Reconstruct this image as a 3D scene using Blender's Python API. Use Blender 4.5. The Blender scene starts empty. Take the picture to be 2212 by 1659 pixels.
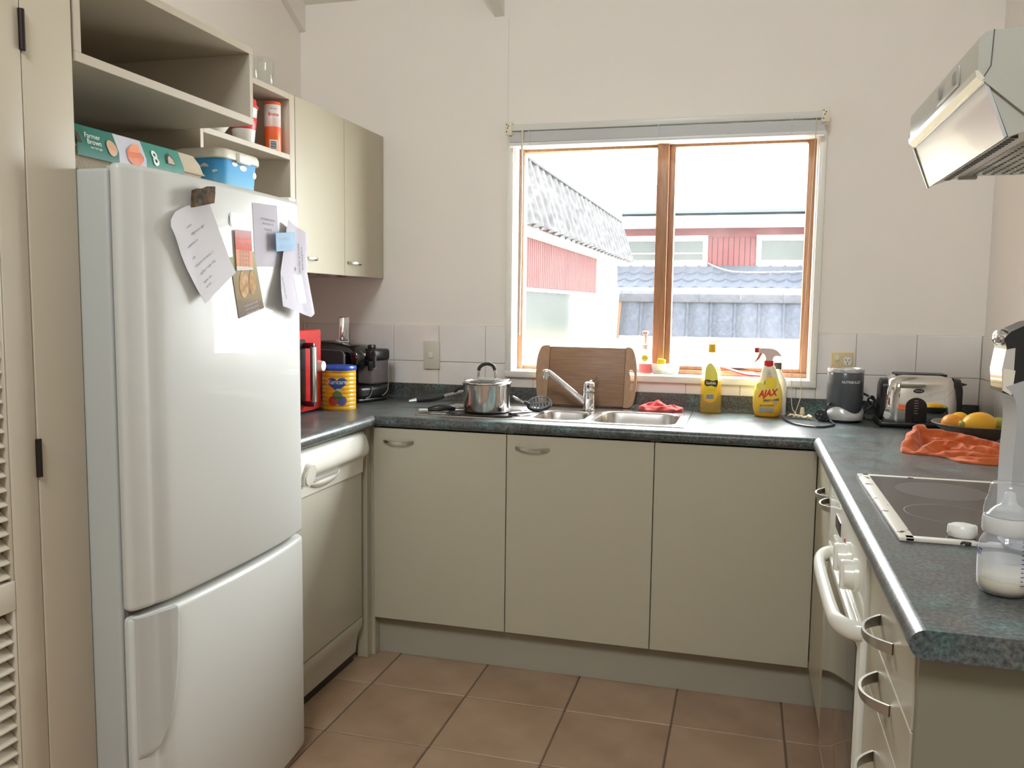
import bpy, bmesh, math, random
from mathutils import Matrix, Vector, Euler
import mathutils.noise as mn
PI = math.pi
random.seed(7)
sc = bpy.context.scene
COL = sc.collection

# ------------------------------------------------------------------ camera, sky, exposure
CAM = Vector((2.2053, -2.7861, 1.3059)); YAW, PITCH, ROLL, FPX = .2675, .0947, .0123, 1831.66
fw = Vector((-math.sin(YAW)*math.cos(PITCH), math.cos(YAW)*math.cos(PITCH), -math.sin(PITCH)))
r0 = Vector((math.cos(YAW), math.sin(YAW), 0)); u0 = r0.cross(fw)
rr = math.cos(ROLL)*r0 + math.sin(ROLL)*u0; uu = -math.sin(ROLL)*r0 + math.cos(ROLL)*u0
cd = bpy.data.cameras.new('camera'); cam = bpy.data.objects.new('camera', cd); COL.objects.link(cam)
cam.matrix_world = Matrix(((rr.x, uu.x, -fw.x, CAM.x), (rr.y, uu.y, -fw.y, CAM.y), (rr.z, uu.z, -fw.z, CAM.z), (0, 0, 0, 1)))
cd.sensor_width = 36; cd.lens = 36*FPX/2212; cd.clip_start = .02; cd.clip_end = 300
sc.camera = cam
SKY = 37.0
w = bpy.data.worlds.new('sky'); sc.world = w; w.use_nodes = True
bg = w.node_tree.nodes['Background']; bg.inputs[0].default_value = (.93, .965, 1, 1); bg.inputs[1].default_value = SKY
sc.view_settings.view_transform = 'Standard'; sc.view_settings.look = 'None'
sc.view_settings.gamma = 1; sc.view_settings.use_curve_mapping = False
sc.view_settings.exposure = .07
sc.cycles.use_denoising = True
sc.cycles.transparent_max_bounces = 24; sc.cycles.max_bounces = 14; sc.cycles.diffuse_bounces = 7
sc.cycles.glossy_bounces = 6; sc.cycles.transmission_bounces = 10; sc.cycles.sample_clamp_indirect = 8
sc.cycles.caustics_reflective = False; sc.cycles.caustics_refractive = False
def portal(name, loc, sx, sy, rot):
    l = bpy.data.lights.new(name, 'AREA'); l.shape = 'RECTANGLE'; l.size = sx; l.size_y = sy; l.cycles.is_portal = True
    o = bpy.data.objects.new(name, l); COL.objects.link(o); o.location = loc; o.rotation_euler = rot
# sky portals only guide sampling of the sky through the kitchen window and the added skylight
portal('sky_portal_kitchen', (1.862, .80, 1.51), 1.2, .98, (-PI/2, 0, 0))
portal('sky_portal_added_skylight', (1.8, -4.15, 3.86), 1.0, .95, (math.radians(26.5), 0, 0))

# ------------------------------------------------------------------ materials
def srgb(r, g, b):
    f = lambda c: (c/255/12.92) if c/255 <= .04045 else ((c/255+.055)/1.055)**2.4
    return (f(r), f(g), f(b), 1)
MATS = {}
def nn(nt, t, **kw):
    n = nt.nodes.new(t)
    for k, v in kw.items(): setattr(n, k, v)
    return n
def mat(name, col=(.8, .8, .8), rough=.5, metal=0, spec=.5, coat=0, coat_r=.08, var=None, bump=None, alpha=1, sub=0, sheen=0):
    """col linear rgb; var=(scale, col2, detail[, stretch xyz]) mixes a second colour by noise; bump=(scale,strength,dist)"""
    if name in MATS: return MATS[name]
    m = bpy.data.materials.new(name); m.use_nodes = True; nt = m.node_tree; b = nt.nodes['Principled BSDF']
    c = tuple(col[:3])+(1,)
    b.inputs['Base Color'].default_value = c; b.inputs['Roughness'].default_value = rough; b.inputs['Metallic'].default_value = metal
    b.inputs['Specular IOR Level'].default_value = spec; b.inputs['Coat Weight'].default_value = coat; b.inputs['Coat Roughness'].default_value = coat_r
    b.inputs['Sheen Weight'].default_value = sheen
    if sub:
        b.inputs['Subsurface Weight'].default_value = sub; b.inputs['Subsurface Radius'].default_value = (.01, .008, .005)
    tc = None
    if var or bump: tc = nn(nt, 'ShaderNodeTexCoord')
    if var:
        mp = nn(nt, 'ShaderNodeMapping'); nt.links.new(tc.outputs['Object'], mp.inputs[0])
        if len(var) > 3: mp.inputs['Scale'].default_value = var[3]
        n = nn(nt, 'ShaderNodeTexNoise'); n.inputs['Scale'].default_value = var[0]; n.inputs['Detail'].default_value = var[2]
        nt.links.new(mp.outputs[0], n.inputs['Vector'])
        r = nn(nt, 'ShaderNodeValToRGB'); r.color_ramp.elements[0].position = .35; r.color_ramp.elements[1].position = .65
        r.color_ramp.elements[0].color = c; r.color_ramp.elements[1].color = tuple(var[1][:3])+(1,)
        nt.links.new(n.outputs['Fac'], r.inputs[0]); nt.links.new(r.outputs[0], b.inputs['Base Color'])
    if bump:
        n2 = nn(nt, 'ShaderNodeTexNoise'); n2.inputs['Scale'].default_value = bump[0]; n2.inputs['Detail'].default_value = 3
        nt.links.new(tc.outputs['Object'], n2.inputs['Vector'])
        bp = nn(nt, 'ShaderNodeBump'); bp.inputs['Strength'].default_value = bump[1]; bp.inputs['Distance'].default_value = bump[2]
        nt.links.new(n2.outputs['Fac'], bp.inputs['Height']); nt.links.new(bp.outputs[0], b.inputs['Normal'])
    MATS[name] = m; return m
def glass(name, tint=(1, 1, 1), haze=0, haze_col=(1, 1, 1), rough=.02, ior=1.45, speck=0, gloss=1.0):
    """thin see-through sheet: transparent + mirror by Fresnel, plus a translucent film (dust, frosting, glare veil)"""
    if name in MATS: return MATS[name]
    m = bpy.data.materials.new(name); m.use_nodes = True; nt = m.node_tree; nt.nodes.remove(nt.nodes['Principled BSDF'])
    out = nt.nodes['Material Output']
    t = nn(nt, 'ShaderNodeBsdfTransparent'); t.inputs[0].default_value = tuple(tint)+(1,)
    g = nn(nt, 'ShaderNodeBsdfGlossy'); g.inputs['Roughness'].default_value = rough
    lw = nn(nt, 'ShaderNodeLayerWeight'); lw.inputs[0].default_value = .5
    pw = nn(nt, 'ShaderNodeMath', operation='POWER'); pw.inputs[1].default_value = 5; nt.links.new(lw.outputs['Facing'], pw.inputs[0])
    f0 = ((ior-1)/(ior+1))**2
    ml = nn(nt, 'ShaderNodeMapRange'); ml.inputs[3].default_value = f0*gloss; ml.inputs[4].default_value = gloss; nt.links.new(pw.outputs[0], ml.inputs[0])
    mx = nn(nt, 'ShaderNodeMixShader'); nt.links.new(ml.outputs[0], mx.inputs[0]); nt.links.new(t.outputs[0], mx.inputs[1]); nt.links.new(g.outputs[0], mx.inputs[2])
    last = mx
    if haze:
        tl = nn(nt, 'ShaderNodeBsdfTranslucent'); tl.inputs[0].default_value = tuple(haze_col)+(1,)
        df = nn(nt, 'ShaderNodeBsdfDiffuse'); df.inputs[0].default_value = tuple(haze_col)+(1,)
        md = nn(nt, 'ShaderNodeMixShader'); md.inputs[0].default_value = .5; nt.links.new(tl.outputs[0], md.inputs[1]); nt.links.new(df.outputs[0], md.inputs[2])
        m2 = nn(nt, 'ShaderNodeMixShader'); m2.inputs[0].default_value = haze
        nt.links.new(mx.outputs[0], m2.inputs[1]); nt.links.new(md.outputs[0], m2.inputs[2]); last = m2
        if speck:
            tc = nn(nt, 'ShaderNodeTexCoord'); v = nn(nt, 'ShaderNodeTexVoronoi'); v.inputs['Scale'].default_value = 55
            nt.links.new(tc.outputs['Object'], v.inputs['Vector'])
            rp = nn(nt, 'ShaderNodeMapRange'); rp.inputs[1].default_value = .05; rp.inputs[2].default_value = .11; rp.inputs[3].default_value = speck; rp.inputs[4].default_value = 0
            nt.links.new(v.outputs['Distance'], rp.inputs[0])
            n = nn(nt, 'ShaderNodeTexNoise'); n.inputs['Scale'].default_value = 5; n.inputs['Detail'].default_value = 5; nt.links.new(tc.outputs['Object'], n.inputs['Vector'])
            r2 = nn(nt, 'ShaderNodeMapRange'); r2.inputs[1].default_value = .35; r2.inputs[2].default_value = .75; r2.inputs[3].default_value = haze*.7; r2.inputs[4].default_value = haze*1.5
            nt.links.new(n.outputs['Fac'], r2.inputs[0])
            ad = nn(nt, 'ShaderNodeMath', operation='ADD'); nt.links.new(rp.outputs[0], ad.inputs[0]); nt.links.new(r2.outputs[0], ad.inputs[1])
            nt.links.new(ad.outputs[0], m2.inputs[0])
    nt.links.new(last.outputs[0], out.inputs[0])
    MATS[name] = m; return m
def ramp_mat(name, coord, axis, stops, rough=.4, spec=.5, coat=0):
    """printed colour bands along an object axis; stops: (position in metres, colour)"""
    if name in MATS: return MATS[name]
    m = bpy.data.materials.new(name); m.use_nodes = True; nt = m.node_tree; b = nt.nodes['Principled BSDF']
    b.inputs['Roughness'].default_value = rough; b.inputs['Specular IOR Level'].default_value = spec; b.inputs['Coat Weight'].default_value = coat
    tc = nn(nt, 'ShaderNodeTexCoord'); sp = nn(nt, 'ShaderNodeSeparateXYZ'); nt.links.new(tc.outputs[coord], sp.inputs[0])
    a, z = stops[0][0], stops[-1][0]
    mr = nn(nt, 'ShaderNodeMapRange'); mr.inputs[1].default_value = a; mr.inputs[2].default_value = z; nt.links.new(sp.outputs[axis], mr.inputs[0])
    r = nn(nt, 'ShaderNodeValToRGB')
    while len(r.color_ramp.elements) < len(stops): r.color_ramp.elements.new(.5)
    for e, (p, c) in zip(r.color_ramp.elements, stops): e.position = (p-a)/(z-a); e.color = tuple(c[:3])+(1,)
    nt.links.new(mr.outputs[0], r.inputs[0]); nt.links.new(r.outputs[0], b.inputs['Base Color'])
    MATS[name] = m; return m

def laminate_stone():
    m = bpy.data.materials.new('green_stone_laminate'); m.use_nodes = True; nt = m.node_tree; b = nt.nodes['Principled BSDF']
    g = nn(nt, 'ShaderNodeNewGeometry')
    def noise(s, d, mp=None):
        n = nn(nt, 'ShaderNodeTexNoise'); n.inputs['Scale'].default_value = s; n.inputs['Detail'].default_value = d; n.inputs['Roughness'].default_value = .65
        nt.links.new(g.outputs['Position'], n.inputs['Vector']); return n
    n1 = noise(9, 8); n2 = noise(21, 6); n3 = noise(140, 3)
    r1 = nn(nt, 'ShaderNodeValToRGB'); e = r1.color_ramp.elements
    e[0].position = .32; e[0].color = (.040, .055, .052, 1); e[1].position = .70; e[1].color = (.15, .27, .235, 1)
    x = e.new(.48); x.color = (.085, .095, .09, 1); x = e.new(.58); x.color = (.075, .125, .125, 1)
    nt.links.new(n1.outputs['Fac'], r1.inputs[0])
    r2 = nn(nt, 'ShaderNodeValToRGB'); e = r2.color_ramp.elements
    e[0].position = .35; e[0].color = (.05, .05, .055, 1); e[1].position = .68; e[1].color = (.20, .175, .165, 1)
    nt.links.new(n2.outputs['Fac'], r2.inputs[0])
    mx = nn(nt, 'ShaderNodeMix', data_type='RGBA'); mx.inputs[0].default_value = .35; nt.links.new(r1.outputs[0], mx.inputs[6]); nt.links.new(r2.outputs[0], mx.inputs[7])
    r3 = nn(nt, 'ShaderNodeMapRange'); r3.inputs[1].default_value = .35; r3.inputs[2].default_value = .7; r3.inputs[3].default_value = .45; r3.inputs[4].default_value = 1.6
    nt.links.new(n3.outputs['Fac'], r3.inputs[0])
    m2 = nn(nt, 'ShaderNodeMix', data_type='RGBA', blend_type='MULTIPLY'); m2.inputs[0].default_value = 1
    nt.links.new(mx.outputs[2], m2.inputs[6]); nt.links.new(r3.outputs[0], m2.inputs[7]); nt.links.new(m2.outputs[2], b.inputs['Base Color'])
    b.inputs['Roughness'].default_value = .3; b.inputs['Specular IOR Level'].default_value = .36
    rr_ = nn(nt, 'ShaderNodeMapRange'); rr_.inputs[3].default_value = .24; rr_.inputs[4].default_value = .40; nt.links.new(n2.outputs['Fac'], rr_.inputs[0]); nt.links.new(rr_.outputs[0], b.inputs['Roughness'])
    return m
def wood(name, c1, c2, axis=(1, 12, 12), rough=.45, scale=6):
    m = mat(name, c1, rough, var=(scale, c2, 6, axis)); return m
def worn(name, paint, under, scale, th, rough=.4):
    m = bpy.data.materials.new(name); m.use_nodes = True; nt = m.node_tree; b = nt.nodes['Principled BSDF']
    tc = nn(nt, 'ShaderNodeTexCoord'); n = nn(nt, 'ShaderNodeTexNoise'); n.inputs['Scale'].default_value = scale; n.inputs['Detail'].default_value = 6
    nt.links.new(tc.outputs['Object'], n.inputs['Vector'])
    r = nn(nt, 'ShaderNodeValToRGB'); r.color_ramp.interpolation = 'CONSTANT'
    r.color_ramp.elements[0].color = tuple(paint)+(1,); r.color_ramp.elements[1].position = th; r.color_ramp.elements[1].color = tuple(under)+(1,)
    nt.links.new(n.outputs['Fac'], r.inputs[0]); nt.links.new(r.outputs[0], b.inputs['Base Color']); b.inputs['Roughness'].default_value = rough
    MATS[name] = m; return m

M_wall = mat('wall_paint', (.86, .815, .765), .6, bump=(300, .05, .002))
M_ceil = mat('ceiling_paint', (.8, .77, .72), .7)
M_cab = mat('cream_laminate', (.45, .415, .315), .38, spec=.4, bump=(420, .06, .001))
M_cabin = mat('cream_laminate_inside', (.42, .38, .30), .5)
M_shelf = mat('shelf_laminate', (.52, .465, .38), .4, spec=.35)
M_pantry = mat('pantry_paint', (.54, .485, .385), .42, spec=.4)
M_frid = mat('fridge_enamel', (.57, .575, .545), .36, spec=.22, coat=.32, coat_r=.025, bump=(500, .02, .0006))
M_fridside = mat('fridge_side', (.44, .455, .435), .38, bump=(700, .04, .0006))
M_gap = mat('dark_gap', (.10, .10, .095), .7)
M_black = mat('black_plastic', (.012, .012, .013), .3, spec=.5)
M_rubber = mat('black_rubber', (.02, .02, .02), .55)
M_chrome = mat('chrome', (.75, .75, .76), .08, metal=1)
M_steel = mat('brushed_steel', (.60, .58, .56), .24, metal=1, bump=(60, .03, .0008))
M_nickel = mat('brushed_nickel', (.52, .49, .44), .3, metal=1)
M_white = mat('white_plastic', (.78, .77, .72), .3)
M_wapp = mat('white_appliance_enamel', (.76, .75, .68), .25, coat=.4)
M_dish = mat('dishwasher_enamel', (.56, .545, .47), .3, coat=.3)
M_trim = mat('white_window_trim', (.80, .78, .72), .35)
M_sash = wood('stained_wood_sash', (.42, .215, .115), (.33, .155, .08), (20, 20, 2), .4)
M_top = laminate_stone()
M_tile = mat('wall_tile_glaze', (.86, .825, .80), .2, var=(7, (.82, .78, .755), 5), coat=.2)
M_grout = mat('wall_grout', (.52, .46, .39), .8)
M_floor = mat('terracotta_floor_tile', (.335, .222, .145), .42, var=(5, (.41, .285, .195), 8), bump=(40, .08, .002))
M_floor2 = mat('terracotta_floor_tile_pale', (.385, .26, .175), .42, var=(6, (.30, .195, .128), 8), bump=(40, .08, .002))
M_fgrout = mat('floor_grout', (.15, .10, .066), .8)
M_pane = glass('dusty_veiled_window_glass', (.97, .98, .97), .012, (1, .99, .97), speck=.05, gloss=.35)  # film is real dust plus a put-in veil of window glare
M_glass = glass('clear_glass', (.97, .98, .97), .03, (1, 1, .97), ior=1.5)
M_paper = mat('white_paper', (.60, .585, .61), .8, spec=.2)
M_ink = mat('grey_ink', (.20, .20, .24), .8)
M_inkd = mat('black_ink', (.03, .03, .04), .6)
M_redpl = mat('red_plastic', (.60, .02, .02), .3)
M_blind = mat('blind_slat', (.74, .75, .75), .35)

# ------------------------------------------------------------------ mesh helpers
class B:
    def __init__(s): s.v = []; s.f = []
    def add(s, vs, fs):
        o = len(s.v); s.v += [Vector(v) for v in vs]; s.f += [tuple(i+o for i in f) for f in fs]; return s
    def box(s, x0, x1, y0, y1, z0, z1):
        return s.add([(x0,y0,z0),(x1,y0,z0),(x1,y1,z0),(x0,y1,z0),(x0,y0,z1),(x1,y0,z1),(x1,y1,z1),(x0,y1,z1)],
                     [(0,3,2,1),(4,5,6,7),(0,1,5,4),(1,2,6,5),(2,3,7,6),(3,0,4,7)])
    def bm(s, bm):
        bm.verts.index_update(); s.add([v.co.copy() for v in bm.verts], [[v.index for v in f.verts] for f in bm.faces]); bm.free(); return s
    def rbox(s, x0, x1, y0, y1, z0, z1, r=.005, seg=2, M=None):
        bm = bmesh.new(); bmesh.ops.create_cube(bm, size=1)
        for v in bm.verts: v.co = Vector((x0+(v.co.x+.5)*(x1-x0), y0+(v.co.y+.5)*(y1-y0), z0+(v.co.z+.5)*(z1-z0)))
        r = min(r, .49*min(abs(x1-x0), abs(y1-y0), abs(z1-z0)))
        bmesh.ops.bevel(bm, geom=list(bm.edges), offset=r, segments=seg, affect='EDGES', profile=.5)
        if M: bm.transform(M)
        return s.bm(bm)
    def ring(s, pts_list, closed_u=True, cap0=False, cap1=False):
        """loft through equal-length loops"""
        n = len(pts_list[0]); vs = [p for L in pts_list for p in L]; fs = []
        for i in range(len(pts_list)-1):
            for j in range(n if closed_u else n-1):
                k = (j+1) % n; fs.append((i*n+j, i*n+k, (i+1)*n+k, (i+1)*n+j))
        if cap0: fs.append(tuple(reversed(range(n))))
        if cap1: fs.append(tuple(range((len(pts_list)-1)*n, len(pts_list)*n)))
        return s.add(vs, fs)
    def lathe(s, prof, c=(0, 0, 0), n=40, M=None, cap0=False, cap1=False):
        L = []
        for r, z in prof:
            r = max(r, 1e-5); L.append([Vector((c[0]+r*math.cos(2*PI*j/n), c[1]+r*math.sin(2*PI*j/n), c[2]+z)) for j in range(n)])
        if M: L = [[M @ p for p in q] for q in L]
        return s.ring(L, cap0=cap0, cap1=cap1)
    def cyl(s, p0, p1, r0, r1=None, n=20):
        r1 = r0 if r1 is None else r1; p0 = Vector(p0); p1 = Vector(p1); d = (p1-p0).normalized()
        a = d.orthogonal().normalized(); b = d.cross(a)
        return s.ring([[p+r*(math.cos(2*PI*j/n)*a+math.sin(2*PI*j/n)*b) for j in range(n)] for p, r in ((p0, r0), (p1, r1))], cap0=True, cap1=True)
    def tube(s, pts, r, n=8, sx=1, sy=1, up=None, closed=False):
        pts = [Vector(p) for p in pts]; N = len(pts); rs = r if isinstance(r, (list, tuple)) else [r]*N; L = []; a = None
        for i, p in enumerate(pts):
            if closed: d = pts[(i+1) % N]-pts[i-1]
            else: d = pts[min(i+1, N-1)]-pts[max(i-1, 0)]
            d.normalize()
            if up: a = Vector(up)-d*Vector(up).dot(d)
            elif a is None: a = d.orthogonal()
            else: a = a-d*a.dot(d)
            a.normalize(); b = d.cross(a)
            L.append([p+rs[i]*(sx*math.cos(2*PI*j/n)*a+sy*math.sin(2*PI*j/n)*b) for j in range(n)])
        if closed: L.append(L[0])
        return s.ring(L, cap0=not closed, cap1=not closed)
    def prism(s, poly, axis, a, b):
        """2-D polygon extruded: axis 'x' poly=(y,z), 'y' poly=(x,z), 'z' poly=(x,y)"""
        f = {'x': lambda p, t: (t, p[0], p[1]), 'y': lambda p, t: (p[0], t, p[1]), 'z': lambda p, t: (p[0], p[1], t)}[axis]
        return s.ring([[Vector(f(p, a)) for p in poly], [Vector(f(p, b)) for p in poly]], cap0=True, cap1=True)
    def sphere(s, c, r, n=16, m=10):
        r = (r, r, r) if not isinstance(r, (tuple, list)) else r
        return s.ring([[Vector((c[0]+r[0]*math.sin(PI*i/m)*math.cos(2*PI*j/n) if 0 < i < m else c[0]+1e-5*math.cos(2*PI*j/n),
                                c[1]+r[1]*math.sin(PI*i/m)*math.sin(2*PI*j/n) if 0 < i < m else c[1]+1e-5*math.sin(2*PI*j/n),
                                c[2]-r[2]*math.cos(PI*i/m))) for j in range(n)] for i in range(m+1)])
    def grid(s, fn, nu, nv):
        return s.add([fn(i/nu, j/nv) for j in range(nv+1) for i in range(nu+1)],
                     [(j*(nu+1)+i, j*(nu+1)+i+1, (j+1)*(nu+1)+i+1, (j+1)*(nu+1)+i) for j in range(nv) for i in range(nu)])
    def xf(s, M, start=0):
        for i in range(start, len(s.v)): s.v[i] = M @ s.v[i]
        return s

def root_loc(p):
    v = Vector((0, 0, 0))
    while p is not None: v += p.location; p = p.parent
    return v
def obj(name, b, m, parent=None, world=False, ang=35, kind=None, fixn=True):
    me = bpy.data.meshes.new(name); off = root_loc(parent) if (world and parent) else Vector((0, 0, 0))
    me.from_pydata([v-off for v in b.v], [], b.f); me.validate()
    if fixn:
        bm = bmesh.new(); bm.from_mesh(me); bmesh.ops.recalc_face_normals(bm, faces=bm.faces); bm.to_mesh(me); bm.free()
    me.materials.append(m)
    if ang:
        me.polygons.foreach_set('use_smooth', [True]*len(me.polygons)); me.set_sharp_from_angle(angle=math.radians(ang))
    o = bpy.data.objects.new(name, me); COL.objects.link(o); o.parent = parent
    if kind: o['kind'] = kind
    return o
def thing(name, label, cat, loc=(0, 0, 0), rotz=0, group=None):
    o = bpy.data.objects.new(name, None); COL.objects.link(o); o.location = loc; o.rotation_euler = (0, 0, rotz)
    o.empty_display_size = .05; o['label'] = label; o['category'] = cat
    if group: o['group'] = group
    return o
def tag(o, label, cat, group=None, kind=None):
    o['label'] = label; o['category'] = cat
    if group: o['group'] = group
    if kind: o['kind'] = kind
    return o
def dup(root, loc, label=None, rotz=None):
    r = root.copy(); COL.objects.link(r); r.location = loc
    if rotz is not None: r.rotation_euler = (0, 0, rotz)
    if label: r['label'] = label
    for ch in list(root.children):
        c = ch.copy(); COL.objects.link(c); c.parent = r
        for g in ch.children:
            d = g.copy(); COL.objects.link(d); d.parent = c
    return r
def struct(name, b, m, parent=None, ang=35, label=None):
    o = obj(name, b, m, parent, ang=ang)
    if parent is None: o['kind'] = 'structure'
    if label: o['label'] = label
    return o
def frame(o, xd, yd):
    x = Vector(xd).normalized(); y = Vector(yd).normalized(); z = x.cross(y); o = Vector(o)
    return Matrix(((x.x, y.x, z.x, o.x), (x.y, y.y, z.y, o.y), (x.z, y.z, z.z, o.z), (0, 0, 0, 1)))
def text(s, size, fn, m, parent, name='lettering', bold=0, shear=0, sx=1, align='CENTER', sub=0, world=True):
    """flat lettering; fn maps text-plane (x,y) to a point (or is a 4x4 matrix)"""
    c = bpy.data.curves.new('t', 'FONT'); c.body = s; c.size = size; c.align_x = align; c.align_y = 'CENTER'; c.offset = bold*size; c.shear = shear
    c.resolution_u = 3; c.fill_mode = 'FRONT'
    t = bpy.data.objects.new('t', c); me = bpy.data.meshes.new_from_object(t); bpy.data.objects.remove(t)
    if isinstance(fn, Matrix): M = fn; fn = lambda a, b: M @ Vector((a, b, 0))
    off = root_loc(parent) if world else Vector((0, 0, 0))
    for v in me.vertices: v.co = Vector(fn(v.co.x*sx, v.co.y))-off
    me.materials.clear(); me.materials.append(m); me.name = name
    o = bpy.data.objects.new(name, me); COL.objects.link(o); o.parent = parent; LAST[0] = o; return o
LAST = [None]
def decal(name, polys, fn, m, parent, L=.02, world=True, ang=60):
    """flat print: 2-D outlines mapped onto a surface"""
    if isinstance(fn, Matrix): M = fn; fn = lambda a, b: M @ Vector((a, b, 0))
    if not isinstance(polys[0][0], (tuple, list)): polys = [polys]
    bm = bmesh.new()
    for p in polys:
        bm.faces.new([bm.verts.new((a, b, 0)) for a, b in p])
    bmesh.ops.triangulate(bm, faces=bm.faces)
    for _ in range(4):
        e = [e for e in bm.edges if e.calc_length() > L]
        if not e: break
        bmesh.ops.subdivide_edges(bm, edges=e, cuts=1); bmesh.ops.triangulate(bm, faces=[f for f in bm.faces if len(f.verts) > 3])
    for v in bm.verts: v.co = Vector(fn(v.co.x, v.co.y))
    return obj(name, B().bm(bm), m, parent, world=world, ang=ang, fixn=False)
def circ(cx, cy, r, n=24, ry=None): return [(cx+r*math.cos(2*PI*i/n), cy+(ry or r)*math.sin(2*PI*i/n)) for i in range(n)]
def rect(x0, x1, y0, y1): return [(x0, y0), (x1, y0), (x1, y1), (x0, y1)]
def rrect(x0, x1, y0, y1, r, n=5):
    o = []
    for cx, cy, a in ((x1-r, y0+r, -90), (x1-r, y1-r, 0), (x0+r, y1-r, 90), (x0+r, y0+r, 180)):
        o += [(cx+r*math.cos(math.radians(a+90*i/n)), cy+r*math.sin(math.radians(a+90*i/n))) for i in range(n+1)]
    return o
def smooth(pts, k=8, closed=False):
    """Catmull-Rom through points"""
    P = [Vector(p) for p in pts]; N = len(P); o = []
    for i in range(N if closed else N-1):
        g = (lambda q: P[q % N]) if closed else (lambda q: P[min(max(q, 0), N-1)])
        a, b, c, d = g(i-1), g(i), g(i+1), g(i+2)
        for j in range(k):
            t = j/k; o.append(.5*((2*b)+(c-a)*t+(2*a-5*b+4*c-d)*t*t+(3*b-a-3*c+d)*t**3))
    if not closed: o.append(P[-1])
    return o
def arc_handle(p, along, out, w, proj, h=.010, th=.004):
    """bow pull: centre p on the face, along = width direction, out = outward normal"""
    a = Vector(along); n = Vector(out); up = a.cross(n); L = []
    N = 14
    for i in range(N+1):
        t = -1+2*i/N; q = Vector(p)+a*(t*w/2)+n*(proj*(1-abs(t)**2.4)+.001)
        tn = (a*(w/2)-n*(proj*2.4*abs(t)**1.4*(1 if t > 0 else -1))).normalized(); nr = up.cross(tn)
        hh = h*(.55+.45*abs(t)); L.append([q+up*(hh/2)*c+nr*(th/2)*d for c, d in ((-1, -1), (1, -1), (1, 1), (-1, 1))])
    return B().ring(L, cap0=True, cap1=True)

# ------------------------------------------------------------------ the setting
XL, XR, YB = .3209, 3.0306, .591            # left wall, right wall, window wall
def ceil_z(y): return 2.56+.53*(YB-y)
RIDGE = -2.9
WX0, WX1, WZ0, WZ1 = 1.279, 2.444, 1.030, 1.985   # window hole
b = B()
for x0, x1, z0, z1 in ((XL-.1, WX0, 0, 2.62), (WX1, XR+.1, 0, 2.62), (WX0, WX1, 0, WZ0), (WX0, WX1, WZ1, 2.62)): b.box(x0, x1, YB, YB+.16, z0, z1)
wall_back = struct('wall_back', b, M_wall)
b = B().prism([(.75, 0), (.75, 2.6), (RIDGE, ceil_z(RIDGE)+.2), (RIDGE, 0)], 'x', XL-.1, XL); b.box(-2.1, XL, RIDGE-.1, RIDGE, 0, 4.6)
wall_left = struct('wall_left', b, M_wall)
b = B().prism([(.75, 0), (.75, 2.6), (RIDGE, ceil_z(RIDGE)+.2), (-6.6, 2.5), (-6.6, 0)], 'x', XR, XR+.1)
wall_right = struct('wall_right', b, M_wall)
b = B()
for x0, x1, z0, z1 in ((-2.1, XR+.1, 0, 2.8),): b.box(x0, x1, -6.7, -6.5, z0, z1)
b.box(-2.2, -2.1, -6.7, RIDGE, 0, 4.5)
struct('wall_rear', b, M_wall)
zr = ceil_z(RIDGE)
b = B().prism([(.75, ceil_z(.75)), (.75, ceil_z(.75)+.08), (RIDGE, zr+.08), (RIDGE, zr)], 'x', -2.2, XR+.1)
rz = lambda y: zr+(2.52-zr)*(y-RIDGE)/(-6.7-RIDGE)
for x0, x1, ya, yb in ((-2.2, 1.3, RIDGE, -6.7), (2.3, XR+.1, RIDGE, -6.7), (1.3, 2.3, RIDGE, -3.73), (1.3, 2.3, -4.57, -6.7)):  # far slope leaves a hole for the added skylight
    b.prism([(ya, rz(ya)), (ya, rz(ya)+.08), (yb, rz(yb)+.08), (yb, rz(yb))], 'x', x0, x1)
struct('ceiling', b, M_ceil, ang=0)
# rafters running up from the window wall
for k, (x0, x1) in enumerate(((.322, .347), (1.190, 1.230), (2.056, 2.098), (2.92, 2.96))):
    dz = 2.449-2.449; z0 = 2.449; y1 = RIDGE+.05
    struct('trim_%d' % (k+1), B().prism([(YB, z0), (YB, ceil_z(YB)+.01), (y1, ceil_z(y1)+.01), (y1, z0+.53*(YB-y1))], 'x', x0, x1), M_ceil)
sky_w = bpy.data.objects.new('added_skylight', None); COL.objects.link(sky_w); sky_w['kind'] = 'structure'   # unseen skylight added in the far roof slope for soft fill light
obj('pane', B().prism([(-3.62, rz(-3.62)+.085), (-3.62, rz(-3.62)+.09), (-4.68, rz(-4.68)+.09), (-4.68, rz(-4.68)+.085)], 'x', 1.25, 2.35), M_glass, sky_w)
struct('trim_5', B().box(1.2475, 1.2505, YB-.0012, YB, 2.02, 2.44), mat('wall_joint', (.74, .70, .66), .7))   # panel joint in the plaster above the window
# floor: bed of grout with laid tiles
floor = struct('floor', B().box(-2.1, XR+.1, -6.7, YB+.1, -.06, -.004), M_fgrout)
px, py = .339, .3355
base_t = B().rbox(.002, px-.003, .002, py-.003, -.010, 0, .0022, 1)
protos = [obj('floor_tile', base_t, M_floor, floor), obj('floor_tile', base_t, M_floor2, floor)]
first = [True, True]
for i in range(-2, 7):
    for j in range(0, 9):
        x, y = 1.0095+px*(i-1), -.2045-py*j
        if x < .33 or x > 2.75: continue
        k = random.random() < .45
        if first[k]: o = protos[k]; first[k] = False
        else: o = protos[k].copy(); COL.objects.link(o)
        o.location = (x+random.uniform(-.0006, .0006), y+random.uniform(-.0006, .0006), random.uniform(-.0006, 0))
for i in range(-2, 7):   # cut row against the plinth
    x = 1.0095+px*(i-1)
    if x < .33 or x > 2.75: continue
    o = obj('floor_tile', B().rbox(.002, px-.003, .002, .262, -.010, 0, .0022, 1), random.choice((M_floor, M_floor2)), floor); o.location = (x, -.2045+py, 0)
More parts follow.
